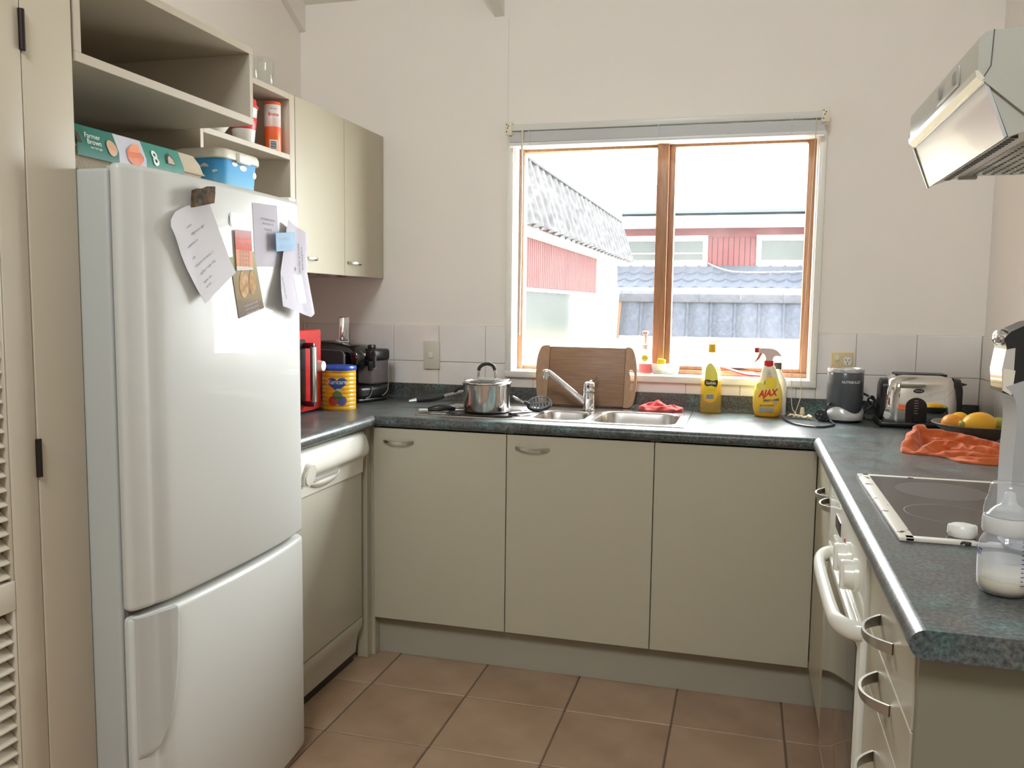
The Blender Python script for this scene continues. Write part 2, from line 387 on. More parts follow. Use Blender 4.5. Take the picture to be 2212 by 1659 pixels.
# wall tiles behind the worktop
TX, TP = .7527, .2057; ZT = (.906, 1.0555, 1.0585, 1.2089)
def wtile(parent, x0, x1, z0, z1, face='back'):
    if x1-x0 < .012 or z1-z0 < .012: return
    if face == 'back': bb = B().rbox(x0+.0012, x1-.0012, YB-.0065, YB, z0, z1, .0016, 1)
    else: bb = B().rbox(XR-.0065, XR, x0+.0012, x1-.0012, z0, z1, .0016, 1)
    obj('tile', bb, M_tile, parent)
for k in range(-3, 12):
    x0, x1 = max(TX+TP*k, XL+.002), min(TX+TP*(k+1), XR-.007)
    if k < 11 and x1 > XR-.05: x1 = XR-.007
    if x0 > XR-.02: continue
    for z0, z1 in ((ZT[0], ZT[1]), (ZT[2], ZT[3])):
        if z0 > 1.05:
            if x0 < 1.252: wtile(wall_back, x0, min(x1, 1.252), z0, z1)
            if x1 > 2.468: wtile(wall_back, max(x0, 2.468), x1, z0, z1)
        else:
            a, c = max(x0, 1.252), min(x1, 2.468)
            if a < c: wtile(wall_back, a, c, z0, 1.004)
            if x0 < 1.252: wtile(wall_back, x0, min(x1, 1.252), z0, z1)
            if x1 > 2.468: wtile(wall_back, max(x0, 2.468), x1, z0, z1)
obj('grout', B().box(XL, XR, YB-.003, YB, .90, 1.0), M_grout, wall_back)
obj('grout', B().box(XL, 1.252, YB-.003, YB, 1.0, 1.2100), M_grout, wall_back); obj('grout', B().box(2.468, XR, YB-.003, YB, 1.0, 1.2100), M_grout, wall_back)
for k in range(9):
    y1 = YB-.007-TP*k; y0 = y1-TP
    for z0, z1 in ((ZT[0], ZT[1]), (ZT[2], ZT[3])): wtile(wall_right, y0, y1, z0, z1, 'right')
obj('grout', B().box(XR-.003, XR, -1.64, YB, .90, 1.21), M_grout, wall_right)

# ------------------------------------------------------------------ window
win = bpy.data.objects.new('window_1', None); COL.objects.link(win); win.location = (1.86, .6, 1.03); win['kind'] = 'structure'
def wp(name, bb, m, **k): return obj(name, bb, m, win, world=True, **k)
wp('casing', B().rbox(1.2535, 1.281, .568, .5915, 1.004, 2.004, .003), M_trim); wp('casing', B().rbox(2.4425, 2.4675, .568, .5915, 1.004, 2.004, .003), M_trim)
wp('casing', B().rbox(1.2535, 2.4675, .566, .5915, 1.004, 1.030, .003), M_trim); wp('casing', B().rbox(1.2535, 2.4675, .568, .5915, 1.978, 2.004, .003), M_trim)
wp('reveal', B().box(WX0-.001, WX0+.006, .586, .752, WZ0, WZ1), M_trim); wp('reveal', B().box(WX1-.006, WX1+.001, .586, .752, WZ0, WZ1), M_trim)
wp('reveal', B().box(WX0, WX1, .586, .752, WZ1-.05, WZ1+.001), M_trim)
wp('sill', B().rbox(WX0, WX1, .5745, .752, 1.022, 1.0335, .002), M_trim)
S0, S1 = .662, .705
wp('sash_stile', B().rbox(1.285, 1.306, S0-.012, S1, 1.034, 1.936, .003), M_sash); wp('sash_stile', B().rbox(2.410, 2.4385, S0, S1, 1.034, 1.936, .003), M_sash)
wp('mullion', B().rbox(1.8465, 1.893, S0-.018, S1, 1.034, 1.936, .004), M_sash); wp('sash_stile', B().rbox(1.893, 1.9165, S0, S1, 1.034, 1.936, .003), M_sash)
wp('sash_rail', B().rbox(1.306, 1.8465, S0, S1, 1.034, 1.048, .003), M_sash); wp('sash_rail', B().rbox(1.9165, 2.410, S0, S1, 1.050, 1.066, .003), M_sash)
wp('sash_rail', B().rbox(1.893, 2.4385, S0-.014, S1, 1.034, 1.050, .003), M_sash)
wp('sash_rail', B().rbox(1.306, 1.8465, S0, S1, 1.925, 1.94, .003), M_sash); wp('sash_rail', B().rbox(1.9165, 2.410, S0, S1, 1.925, 1.94, .003), M_sash)
wp('pane', B().box(1.305, 1.8475, .684, .688, 1.047, 1.927), M_pane); wp('pane', B().box(1.9155, 2.411, .684, .688, 1.064, 1.927), M_pane)

# ------------------------------------------------------------------ worktop
ZW, TH = .900, .0385; R_ = TH/2; ZM = ZW-R_
XCL, XCR, YF, YE = .9435, 2.4215, -.0195, -1.643
worktop = thing('worktop', 'long green stone-look worktop wrapping round three sides of the kitchen', 'worktop', (1.7, .2, ZW))
b = B()
HX0, HX1, HY0, HY1 = 1.075, 2.005, .076, .508
b.box(XL+.001, XCL-R_, -.644, YB-.001, ZW-TH, ZW)
b.box(XCL-R_, HX0, YF+R_, YB-.001, ZW-TH, ZW); b.box(HX0, HX1, YF+R_, HY0, ZW-TH, ZW); b.box(HX0, HX1, HY1, YB-.001, ZW-TH, ZW); b.box(HX1, XCR+R_, YF+R_, YB-.001, ZW-TH, ZW)
b.box(XCR+R_, XR-.001, YE, YB-.001, ZW-TH, ZW)
half = [(R_*math.cos(t), R_*math.sin(t)) for t in [PI/2-PI*i/12 for i in range(13)]]
b.ring([[Vector((XCL-R_+p, y, ZM+q)) for p, q in half] for y in (-.644, YF+R_+.012)], closed_u=False, cap0=True, cap1=True)
b.ring([[Vector((x, YF+R_-p, ZM+q)) for p, q in half] for x in (XCL-R_-.012, XCR+R_+.012)], closed_u=False, cap0=True, cap1=True)
b.ring([[Vector((XCR+R_-p, y, ZM+q)) for p, q in half] for y in (YE, YF+R_+.012)], closed_u=False, cap0=True, cap1=True)
obj('slab', b, M_top, worktop, world=True, ang=25)
b = B().box(XL+.02, XR-.008, .5705, .5845, ZW-.001, .9625); b.prism([(.5705, ZW), (.5705, ZW+.012), (.5585, ZW)], 'x', XL+.02, XR-.008)
tag(obj('upstand', b, M_top), 'low green stone-look upstand strip along the back of the worktop under the tiles', 'upstand')
# ------------------------------------------------------------------ cabinets below the window
def base_cab(name, label, x0, x1, handle=None):
    t = thing(name, label, 'cabinet', ((x0+x1)/2, .27, .15), group='cream cabinets under the window')
    b = B(); z0, z1 = .152, .858
    b.box(x0+.001, x0+.017, .022, .555, z0, z1); b.box(x1-.017, x1-.001, .022, .555, z0, z1); b.box(x0+.017, x1-.017, .022, .555, z0, z0+.016); b.box(x0+.017, x1-.017, .545, .555, z0+.016, z1)
    obj('carcass', b, M_cabin, t, world=True)
    d = obj('door', B().rbox(x0+.0015, x1-.0015, 0, .018, .1515, .8555, .0015, 1), M_cab, t, world=True)
    if handle: obj('handle', arc_handle(((handle[0]+handle[1])/2, 0, handle[2]), (1, 0, 0), (0, -1, 0), handle[1]-handle[0]+.006, .024), M_nickel, d, world=True)
    return t
base_cab('base_cabinet', 'cream base cabinet with bow handle, left of the three under the sink', .9246, 1.4248, (.970, 1.078, .8085))
base_cab('base_cabinet', 'cream base cabinet with bow handle in the middle, under the sink bowls', 1.4248, 1.9312, (1.461, 1.573, .8115))
base_cab('base_cabinet', 'plain cream base cabinet without a handle, in the corner by the oven', 1.9312, 2.4395)
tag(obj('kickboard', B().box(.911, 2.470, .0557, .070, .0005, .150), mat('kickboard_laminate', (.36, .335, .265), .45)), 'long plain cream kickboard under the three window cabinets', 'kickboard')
b = B().rbox(.868, .9075, -.018, .010, .001, .8600, .0015, 1); b.box(.9075, .9225, .018, .05, .001, .86); b.rbox(.8735, .8755, -.0192, -.017, .001, .86, .0004, 1)
b.box(.62, .9085, .010, .05, .001, .86)
tag(obj('filler_panel', b, M_cab), 'narrow cream filler post between the dishwasher and the window cabinets', 'panel')
# dishwasher
dw = thing('dishwasher', 'white built-under dishwasher beside the fridge', 'dishwasher', (.65, -.345, .0))
y0, y1 = -.640, -.044
obj('cabinet_body', B().box(.36, .872, y0+.005, y1-.005, .035, .850), M_dish, dw, world=True)
pr = smooth([(.880, .852), (.900, .850), (.915, .835), (.9255, .806), (.929, .785), (.925, .768), (.913, .756), (.906, .742), (.9045, .700)], 4)
obj('control_panel', B().prism([(.86, .700), (.86, .852)]+[(p.x, p.y) for p in [Vector((q[0], q[1])) for q in pr]], 'y', y0, y1), M_wapp, dw, world=True)
obj('door_panel', B().rbox(.872, .900, y0, y1, .168, .6985, .003), M_dish, dw, world=True)
obj('plinth', B().prism([(.80, .030), (.872, .030), (.876, .060), (.884, .105), (.8985, .130), (.900, .163), (.80, .163)], 'y', y0, y1), M_dish, dw, world=True)
b = B(); gx = .9075
b.grid(lambda u, v: (gx+.009*math.sin(PI*v)*(math.sin(PI*u)**.4 if 0 < u < 1 else 0), -.335+(u-.5)*.215, .745-.034*(1-(2*u-1)**2)**.5*v), 24, 6)
obj('handle_lip', b, M_wapp, dw, world=True, ang=60)
obj('handle_recess', B().grid(lambda u, v: (gx+.0065, -.335+(u-.5)*.18, .747-.021*(1-(2*u-1)**2)**.5*v), 20, 2), mat('recess_shade_grey', (.42, .41, .37), .5), dw, world=True)  # flat grey sheet paints the shade inside the handle scoop
kb = B().cyl((.90, -.475, .778), (.934, -.475, .770), .040, .036, 28); kb.cyl((.93, -.475, .771), (.936, -.475, .770), .030, .028, 28)
obj('dial', kb, M_wapp, dw, world=True)
obj('foot_strip', B().box(.40, .868, y0+.01, y1-.01, .0005, .0345), M_black, dw, world=True)

# ------------------------------------------------------------------ right-hand run: cupboards, oven, drawers
XF = 2.440
rc = thing('base_cabinet', 'narrow cream cabinet with two small doors at the corner next to the oven', 'cabinet', (2.7, -.25, .15))
obj('carcass', B().box(XF+.020, 2.99, -.508, -.002, .152, .858), M_cabin, rc, world=True)
d = obj('door', B().rbox(XF, XF+.018, -.378, -.003, .1515, .8555, .0015, 1), M_cab, rc, world=True)
obj('handle', arc_handle((XF, -.312, .786), (0, -1, 0), (-1, 0, 0), .115, .027, .016, .0045), M_nickel, d, world=True)
d = obj('door', B().rbox(XF, XF+.018, -.508, -.3805, .1515, .8555, .0015, 1), M_cab, rc, world=True)
obj('handle', arc_handle((XF, -.444, .786), (0, -1, 0), (-1, 0, 0), .115, .027, .016, .0045), M_nickel, d, world=True)
# oven
ov = thing('oven', 'white built-in oven with dark glass door and bar handle', 'oven', (2.7, -.84, .15))
OY0, OY1 = -1.166, -.512
obj('housing', B().box(XF+.014, 2.99, OY0+.004, OY1-.004, .155, .855), M_wapp, ov, world=True)
obj('control_panel', B().rbox(XF-.008, XF+.014, OY0, OY1, .716, .8575, .003), M_wapp, ov, world=True)
obj('display', B().rbox(XF-.0095, XF-.006, -.755, -.655, .782, .815, .002), M_black, ov, world=True)
for k in range(4):
    obj('button', B().cyl((XF-.013, -.665-.032*k, .758), (XF-.006, -.665-.032*k, .758), .006, n=12), M_wapp, ov, world=True)
obj('indicator_light', B().cyl((XF-.010, -.845, .800), (XF-.006, -.845, .800), .004, n=12), M_redpl, ov, world=True)
for yy in (-.935, -1.055):
    kb = B().cyl((XF-.008, yy, .787), (XF-.016, yy, .787), .033, .032, 32); kb.rbox(XF-.040, XF-.014, yy-.009, yy+.009, .758, .816, .005); kb.cyl((XF-.014, yy, .787), (XF-.033, yy, .787), .026, .023, 32)
    obj('knob', kb, M_wapp, ov, world=True)
dr = obj('door', B().rbox(XF-.010, XF+.014, OY0+.004, OY1-.004, .160, .7120, .004), M_wapp, ov, world=True)
M_oglass = mat('oven_glass', (.045, .042, .038), .05, spec=.7, coat=1, coat_r=.02)
obj('glass_panel', B().rbox(XF-.0125, XF-.009, OY0+.045, OY1-.035, .190, .668, .002), M_oglass, dr, world=True)
hz = .712
hp = smooth([(XF-.008, -.640, hz), (XF-.026, -.650, hz), (XF-.043, -.690, hz), (XF-.050, -.760, hz), (XF-.052, -.90, hz), (XF-.051, -1.06, hz), (XF-.046, -1.118, hz), (XF-.026, -1.150, hz), (XF-.006, -1.156, hz)], 6)
obj('handle', B().tube(hp, .0150, 14, sx=1.25, sy=.85, up=(0, 0, 1)), M_wapp, dr, world=True)
obj('handle_rail', B().rbox(XF-.022, XF-.009, -1.158, -.63, .690, .712, .005), M_wapp, dr, world=True)
# drawers
dc = thing('drawer_cabinet', 'cream drawer unit at the near end of the right-hand worktop', 'cabinet', (2.7, -1.38, .15))
obj('carcass', B().box(XF+.020, 2.99, -1.588, -1.172, .152, .858), M_cabin, dc, world=True)
for z0, z1, hz in ((.7375, .8555, .789), (.6385, .7355, .691), (.4200, .6365, .552), (.1515, .4180, .33)):
    d = obj('drawer', B().rbox(XF, XF+.018, -1.586, -1.172, z0, z1, .0015, 1), M_cab, dc, world=True)
    obj('handle', arc_handle((XF, -1.366, hz), (0, -1, 0), (-1, 0, 0), .128, .034, .018, .0045), M_nickel, d, world=True)
obj('end_panel', B().rbox(XF+.002, 2.995, -1.606, -1.589, .001, .8605, .001, 1), mat('end_panel_laminate_shaded', (.215, .20, .145), .42), dc, world=True)  # shade on the end panel is put into its darker colour
tag(obj('kickboard', B().box(XF+.055, XF+.07, -1.586, .05, .0005, .1495), M_cab), 'cream kickboard under the oven and drawers', 'kickboard')

# ------------------------------------------------------------------ fridge-freezer
fr = thing('fridge_freezer', 'tall white two-door fridge freezer with notes and magnets on it', 'fridge', (.65, -1.0, 0))
FY0, FY1, FT = -1.345, -.650, 1.575
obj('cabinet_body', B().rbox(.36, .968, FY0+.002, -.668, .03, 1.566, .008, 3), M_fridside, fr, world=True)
obj('seal', B().box(.966, .978, FY0+.012, -.675, .05, 1.560), M_gap, fr, world=True)
DP = [(.975, FY0+.003), (.988, FY0), (.998, FY0+.006), (1.006, FY0+.022), (1.0115, FY0+.040), (1.013, FY0+.052), (1.0165, FY0+.062), (1.0225, FY0+.078), (1.027, FY0+.105), (1.032, -1.15), (1.035, -1.0), (1.033, -.88), (1.026, -.77), (1.018, -.705), (1.012, -.672), (1.003, -.656), (.990, FY1), (.975, FY1)]
def xdoor(y):
    for (xa, ya), (xb, yb) in zip(DP, DP[1:]):
        if ya <= y <= yb and yb > ya: return xa+(xb-xa)*(y-ya)/(yb-ya)
    return DP[0][0] if y < 0 and y < FY0 else .99
def door_bm(z0, z1):
    P = smooth([(p[0], p[1], 0) for p in DP], 4); C = Vector((.985, -1.0, 0)); b = B(); L = []
    for z, k in ((z0, .985), (z0+.004, .996), (z0+.010, 1), (z1-.012, 1), (z1-.004, .996), (z1, .985)):
        L.append([Vector((C.x+(p.x-C.x)*(1 if k == 1 else (.80 if k < .99 else .95)), C.y+(p.y-C.y)*k, z)) for p in P])
    return b.ring(L, cap0=True, cap1=True)
ud = obj('upper_door', door_bm(.656, FT), M_frid, fr, world=True, ang=50)
ld = obj('lower_door', door_bm(.022, .641), M_frid, fr, world=True, ang=50)
# swept grip on the lower door
gp = smooth([(-1.341, .6405, 0), (-1.29, .6405, 0), (-1.2425, .6405, 0), (-1.2405, .60, 0), (-1.243, .54, 0), (-1.252, .46, 0), (-1.268, .395, 0), (-1.292, .350, 0), (-1.318, .331, 0), (-1.341, .327, 0)], 6)
def grip_edge(z):
    best = FY0+.004
    for p, q in zip(gp, gp[1:]):
        if min(p.y, q.y)-1e-6 <= z <= max(p.y, q.y)+1e-6 and abs(p.y-q.y) > 1e-6: best = max(best, p.x+(q.x-p.x)*(z-p.y)/(q.y-p.y))
    return best
def grip_pt(u, v):
    z = .3275+(.6400-.3275)*v; yr = grip_edge(min(max(z, .3285), .6395)); y = FY0+.0045+(yr-FY0-.0045)*u
    e = min(1, (1-u)*(yr-FY0)/.010); f = min(1, v/.04)
    return Vector((xdoor(y)-.002+.0125*math.sqrt(max(0, e*(2-e)))*f*(.55+.45*u), y, z))
b = B().grid(grip_pt, 30, 40); b.ring([[grip_pt(i/30, 1) for i in range(31)], [grip_pt(i/30, 1)-Vector((.02, 0, 0)) for i in range(31)]], closed_u=False)
obj('grip', b, mat('grip_plastic', (.48, .48, .455), .32), ld, world=True, ang=60)
def fd(o=.0016): return lambda y, z: (xdoor(y)+o, y, z)
obj('badge', B().grid(lambda u, v: (0, 0, 0), 1, 1), M_chrome, ud) if 0 else None
bd = decal('badge', [rrect(-1.028, -.951, 1.479, 1.508, .012)], fd(.003), mat('badge_silver', (.42, .43, .42), .35, metal=.3, spec=.3), ud)
decal('badge_rim', [rrect(-1.030, -.949, 1.477, 1.510, .013)], fd(.0018), mat('badge_rim', (.25, .26, .26), .3, metal=.8), ud)
obj('hinge_cover', B().rbox(.955, 1.004, -.705, -.665, 1.5755, 1.585, .003), M_white, fr, world=True)
obj('top_latch', B().rbox(.955, .975, -1.33, -1.29, 1.563, 1.572, .003), M_fridside, fr, world=True)

# ---- things stuck on the fridge door
def sheet(name, outline, m, off, curl=None, th=.0006, L=.018):
    """thin paper following the door, standing off by off + curl(y,z)"""
    bm = bmesh.new(); bm.faces.new([bm.verts.new((a, c, 0)) for a, c in outline]); bmesh.ops.triangulate(bm, faces=bm.faces)
    for _ in range(4):
        e = [e for e in bm.edges if e.calc_length() > L]
        if not e: break
        bmesh.ops.subdivide_edges(bm, edges=e, cuts=1); bmesh.ops.triangulate(bm, faces=[f for f in bm.faces if len(f.verts) > 3])
    f = lambda y, z: (min(xdoor(min(max(y, FY0+.01), -.660)), 1.04)+off+(curl(y, z) if curl else 0), y, z)
    for v in bm.verts: v.co = Vector(f(v.co.x, v.co.y))
    g = bmesh.ops.extrude_face_region(bm, geom=bm.faces[:])
    for v in [q for q in g['geom'] if isinstance(q, bmesh.types.BMVert)]: v.co.x += th
    return obj(name, B().bm(bm), m, ang=60), (lambda y, z, o=.0008: (f(y, z)[0]+th+o, y, z))
M_mag = mat('magnet_photo_print', (.018, .02, .012), .7, spec=.1, var=(60, (.15, .085, .045), 5))
# shopping list
cl = lambda y, z: .004+.012*max(0, (-1.17-y)/.08)*max(0, (1.50-z)/.06 if z > 1.44 else 1) + .012*max(0, (1.40-z)/.1)
pl, pf = sheet('paper_list', [(-1.245, 1.457), (-1.241, 1.472), (-1.223, 1.490), (-1.183, 1.508), (-1.110, 1.523), (-1.019, 1.371), (-1.147, 1.298), (-1.199, 1.370)], M_paper, .001, cl)
tag(pl, 'white sheet of handwritten shopping list hanging askew on the fridge', 'paper')
obj('sheet_behind', B(), M_paper, pl) if 0 else None
up_ = Vector((-.109, .149)).normalized(); rt_ = Vector((.149, .109)).normalized()   # not used for layout of anything but the handwriting
ax = Vector((.128, .073)).normalized(); dn = Vector((.091, -.152)).normalized(); o_ = Vector((-1.215, 1.462))
lines = [('1 mince', .035, .015), ('500g bacon, eggs', .045, .034), ('tomatoes x 6', .02, .052), ('milk', .02, .080), ('bread for the lunches - 2', .02, .098), ('1kg flour + sugar 1.5kg', .02, .118), ('apples, kiwi', .02, .138), ('carrots', .02, .150)]
def hand(s, a, d, size=.0075):
    text(s, size, lambda x, y, a=a, d=d: pf(*(o_+ax*(a+x)+dn*d-dn*y*1.0)), M_ink, pl, name='handwriting', align='LEFT', shear=.2)
for s, a, d in lines: hand(s, a-.02, d)
# photo magnet
b = B()
def mg(u, v, o): y = -1.186+.070*u+.004*v; z = 1.503+.037*v+.017*u; return (xdoor(y)+o, y, z)
b.ring([[Vector(mg(u, v, o)) for u, v in ((0, 0), (1, 0), (1.02, .6), (1, 1), (.72, 1.06), (.45, .98), (.2, 1.05), (0, 1), (-.02, .5))] for o in (.016, .024)], cap0=True, cap1=True)
tag(obj('photo_magnet', b, M_mag, ang=20), 'dark chunky photo magnet holding the handwritten shopping list', 'magnet')
# calendar magnet
cm, cf = sheet('calendar_magnet', [(-1.014, 1.4715), (-.9435, 1.4735), (-.938, 1.380), (-1.008, 1.3755)], ramp_mat('calendar_print', 'Object', 2, [(1.3755, (.62, .60, .58)), (1.3860, (.62, .60, .58)), (1.3862, (.70, .30, .16)), (1.425, (.75, .34, .20)), (1.4255, (.62, .10, .06)), (1.452, (.70, .20, .16)), (1.474, (.45, .42, .46))], .6, spec=.15), .0042)
tag(cm, 'red and orange calendar magnet below the silver badge on the fridge', 'magnet')
for r in range(4): text('12 13 14 15', .011, lambda x, y, r=r: cf(-.976+x, 1.421-.010*r+y), M_inkd, cm, name='calendar_print', sx=.85)
for r in range(2): text('emergency numbers', .007, lambda x, y, r=r: cf(-.972+x, 1.4535-.012*r+y), M_paper, cm, name='heading_print')
# brochure with an animal photo
bf, bff = sheet('brochure_magnet', [(-1.031, 1.405), (-.928, 1.425), (-.886, 1.287), (-.998, 1.262)], ramp_mat('brochure_print', 'Object', 2, [(1.262, (.16, .13, .10)), (1.30, (.22, .17, .12)), (1.312, (.30, .22, .12)), (1.36, (.34, .27, .15)), (1.40, (.40, .42, .26)), (1.425, (.42, .46, .30))], .65, spec=.12), .0012)
tag(bf, 'brown leaflet magnet with a picture of two animals under the calendar', 'magnet')
decal('picture', [circ(-.975, 1.345, .020, 20, .034)], lambda a, c: bff(a, c, .0006), mat('animal_tan', (.42, .24, .11), .7, spec=.12, var=(60, (.62, .42, .24), 3)), bf)
decal('picture', [circ(-.938, 1.350, .016, 20, .030)], lambda a, c: bff(a, c, .0006), mat('animal_cream', (.52, .36, .15), .7, spec=.12, var=(60, (.42, .22, .12), 3)), bf)
for r in range(3): text('small print about the offer', .0062, lambda x, y, r=r: bff(-.945+x-.004*r*-1, 1.297-.009*r+y+x*.2), M_paper, bf, name='small_print', sx=.9)
# printed note
nt_, nf = sheet('printed_note', [(-.931, 1.543), (-.809, 1.549), (-.795, 1.393), (-.923, 1.389)], mat('note_paper', (.52, .50, .56), .8, spec=.15), .0008)
tag(nt_, 'pale printed notice sheet with faint text at the top of the fridge', 'paper')
for z, s in ((1.508, 'APPOINTMENT NOTICE'), (1.498, 'please keep this card'), (1.484, 'Monday 10:30')): text(s, .0085, lambda x, y, z=z: nf(-.860+x, z+y), M_ink, nt_, name='notice_print', sx=.8)
# envelope
ev, ef = sheet('envelope', [(-.770, 1.519), (-.700, 1.499), (-.660, 1.489), (-.664, 1.272), (-.690, 1.262), (-.735, 1.272), (-.838, 1.292), (-.832, 1.33)], mat('envelope_paper', (.56, .535, .60), .8, spec=.15), .0022, lambda y, z: .010+.25*max(0, y+.72)+.02*max(0, (1.38-z)/.1))
tag(ev, 'long white windowed envelope hanging at the right edge of the fridge door', 'envelope')
decal('address_window', [rect(-.745, -.700, 1.30, 1.375)], lambda a, c: ef(a, c), mat('envelope_window', (.78, .78, .82), .2), ev)
for k, s in enumerate(('save time, do it online', 'www.nzta.govt.nz')): text(s, .011, lambda x, y, k=k: ef(-.708+.014*k-y-.09*x, 1.420+x), M_inkd, ev, name='envelope_print', sx=.8)
text('NZ TRANSPORT', .010, lambda x, y: ef(-.812-y, 1.340+x), M_inkd, ev, name='envelope_print', sx=.8)
decal('envelope_logo', [[(-.733, 1.391), (-.727, 1.398), (-.721, 1.391), (-.727, 1.384)]], lambda a, c: ef(a, c), M_inkd, ev)
# blue magnet card
bm_, bmf = sheet('card_magnet', [(-.848, 1.477), (-.737, 1.487), (-.735, 1.441), (-.845, 1.430)], mat('blue_card', (.24, .40, .58), .6, spec=.15), .016, None, .0018)
tag(bm_, 'light blue phone-number magnet across the notice and the envelope', 'magnet')
text('0800 103 201', .0155, lambda x, y: bmf(-.790+x, 1.445+y+x*.09), mat('blue_ink', (.12, .25, .45), .5), bm_, sx=.85)
text('HOME SERVICES', .0095, lambda x, y: bmf(-.800+x, 1.466+y+x*.09), M_paper, bm_, sx=.9)

# ------------------------------------------------------------------ pantry with louvred door
pn = thing('pantry_cupboard', 'tall cream pantry cupboard with a louvred door at the far left', 'cupboard', (.6, -1.75, 0))
PX = .898
obj('side_panel', B().box(XL+.002, PX-.02, -2.35, -2.33, .001, 2.30), M_pantry, pn, world=True)
obj('side_panel', B().box(XL+.002, PX-.02, -1.366, -1.350, .001, 2.30), M_pantry, pn, world=True)
obj('top_panel', B().box(XL+.002, PX-.02, -2.35, -1.350, 2.30, 2.318), M_pantry, pn, world=True)
obj('back_panel', B().box(XL+.001, XL+.012, -2.35, -1.350, .001, 2.30), M_pantry, pn, world=True)
obj('door_jamb', B().rbox(PX-.02, PX, -1.4685, -1.3460, .001, 2.318, .002), M_pantry, pn, world=True)
pd = obj('door', B().rbox(PX-.030, PX-.001, -1.5325, -1.4705, .012, 2.30, .0025), M_pantry, pn, world=True)
b = B()
for z0, z1 in ((.012, .10), (.7175, .7755), (1.70, 2.30)): b.rbox(PX-.029, PX-.001, -2.27, -1.5335, z0, z1, .0025)
b.rbox(PX-.029, PX-.001, -2.33, -2.27, .012, 2.30, .0025)
obj('door_rail', b, M_pantry, pd, world=True)
obj('moulding', B().rbox(PX-.020, PX-.003, -1.5415, -1.5335, .10, .7175, .0015).rbox(PX-.020, PX-.003, -1.5415, -1.5335, .7755, 1.70, .0015), M_pantry, pd, world=True)
slb = B().rbox(-.015, .015, -.364, .364, -.0026, .0026, .0015, 1); slb.xf(Matrix.Rotation(math.radians(38), 4, 'Y'))
sl = None
for z0, z1 in ((.10, .7175), (.7755, 1.70)):
    n = int((z1-z0)/.0275)
    for k in range(n):
        if sl is None: sl = o = obj('slat', slb, M_pantry, pd)
        else: o = sl.copy(); COL.objects.link(o)
        o.location = Vector((PX-.014, -1.906, z0+.016+.0275*k))-root_loc(pd)
for z0 in (.961, 1.760):
    obj('hinge', B().cyl((PX+.002, -1.4695, z0), (PX+.002, -1.4695, z0+.074), .0058, n=14), mat('dark_hinge', (.035, .025, .022), .4, metal=.7), pn, world=True)

# ------------------------------------------------------------------ open shelf box above the fridge, shelf unit, wall cabinet
ob = thing('shelf_box', 'deep open cream shelf box fixed above the fridge', 'shelf', (.6, -1.02, 1.776))
BX0, BX1, BY0, BY1, BZ0, BZ1 = XL+.004, .900, -1.3385, -.7035, 1.7765, 1.9800
obj('bottom_board', B().rbox(BX0, BX1, BY0, BY1, BZ0, BZ0+.0195, .001, 1), M_shelf, ob, world=True)
obj('top_board', B().rbox(BX0, BX1, BY0, BY1, BZ1-.018, BZ1, .001, 1), M_shelf, ob, world=True)
obj('side_board', B().rbox(BX0, BX1-.0005, BY0, BY0+.0165, BZ0+.0195, BZ1-.018, .001, 1), M_shelf, ob, world=True)
obj('side_board', B().rbox(BX0, BX1-.0005, BY1-.0155, BY1, BZ0+.0195, BZ1-.018, .001, 1), M_shelf, ob, world=True)
obj('back_board', B().box(BX0, BX0+.010, BY0+.0165, BY1-.0155, BZ0+.0195, BZ1-.018), M_shelf, ob, world=True)
su = thing('shelf_unit', 'open cream shelf unit between the fridge box and the wall cabinet', 'shelf', (.5, -.41, 1.406))
UX0, UX1, UY0, UY1, UZ0, UZ1 = XL+.004, .705, -.6655, -.1665, 1.406, 1.9955
obj('side_board', B().rbox(UX0, UX1, UY0, UY0+.0155, UZ0, UZ1, .001, 1), M_shelf, su, world=True)
obj('side_board', B().rbox(UX0, UX1, UY1-.009, UY1, UZ0, UZ1, .001, 1), M_shelf, su, world=True)
obj('top_board', B().rbox(UX0, UX1, UY0+.0155, UY1-.009, UZ1-.0185, UZ1, .001, 1), M_shelf, su, world=True)
obj('shelf_board', B().rbox(UX0, UX1, UY0+.0155, UY1-.009, 1.7785, 1.7955, .001, 1), M_shelf, su, world=True)
obj('bottom_board', B().rbox(UX0, UX1, UY0+.0155, UY1-.009, UZ0, UZ0+.017, .001, 1), M_shelf, su, world=True)
obj('back_board', B().box(UX0, UX0+.008, UY0+.0155, UY1-.009, UZ0+.017, UZ1-.0185), M_shelf, su, world=True)
wc = thing('wall_cabinet', 'cream two-door wall cabinet in the left corner of the window wall', 'cabinet', (.5, .21, 1.406))
b = B().box(XL+.002, .686, -.1655, YB-.002, 1.408, 1.996)
obj('carcass', b, M_shelf, wc, world=True)
obj('side_board', B().rbox(.640, .7035, -.1655, -.1405, 1.407, 1.9965, .001, 1), M_shelf, wc, world=True)
for y0, y1, h0 in ((-.139, .2255, -.055), (.2275, .588, .305)):
    d = obj('door', B().rbox(.6865, .705, y0, y1, 1.4055, 1.998, .0015, 1), M_cab, wc, world=True)
    obj('handle', arc_handle((.705, h0, 1.4555), (0, 1, 0), (1, 0, 0), .112, .024), M_nickel, d, world=True)
b = B()
for y in (-.02, .07, .14, .19, .33): b.box(.60+y*.05, .64, y, y+.05, 1.4045, 1.4079)
obj('peeling_edge', b, mat('peeled_chipboard', (.16, .12, .09), .8), wc, world=True, kind='stuff')
# peeled paper on the wall behind the fridge
tag(obj('wall_patch', B().rbox(XL, XL+.0015, -.72, -.585, 1.72, 1.93, .0006, 1).rbox(XL+.0005, XL+.002, -.66, -.60, 1.70, 1.84, .0006, 1), mat('torn_paper', (.80, .74, .62), .7)), 'torn pale paper patch on the wall behind the fridge top', 'patch')

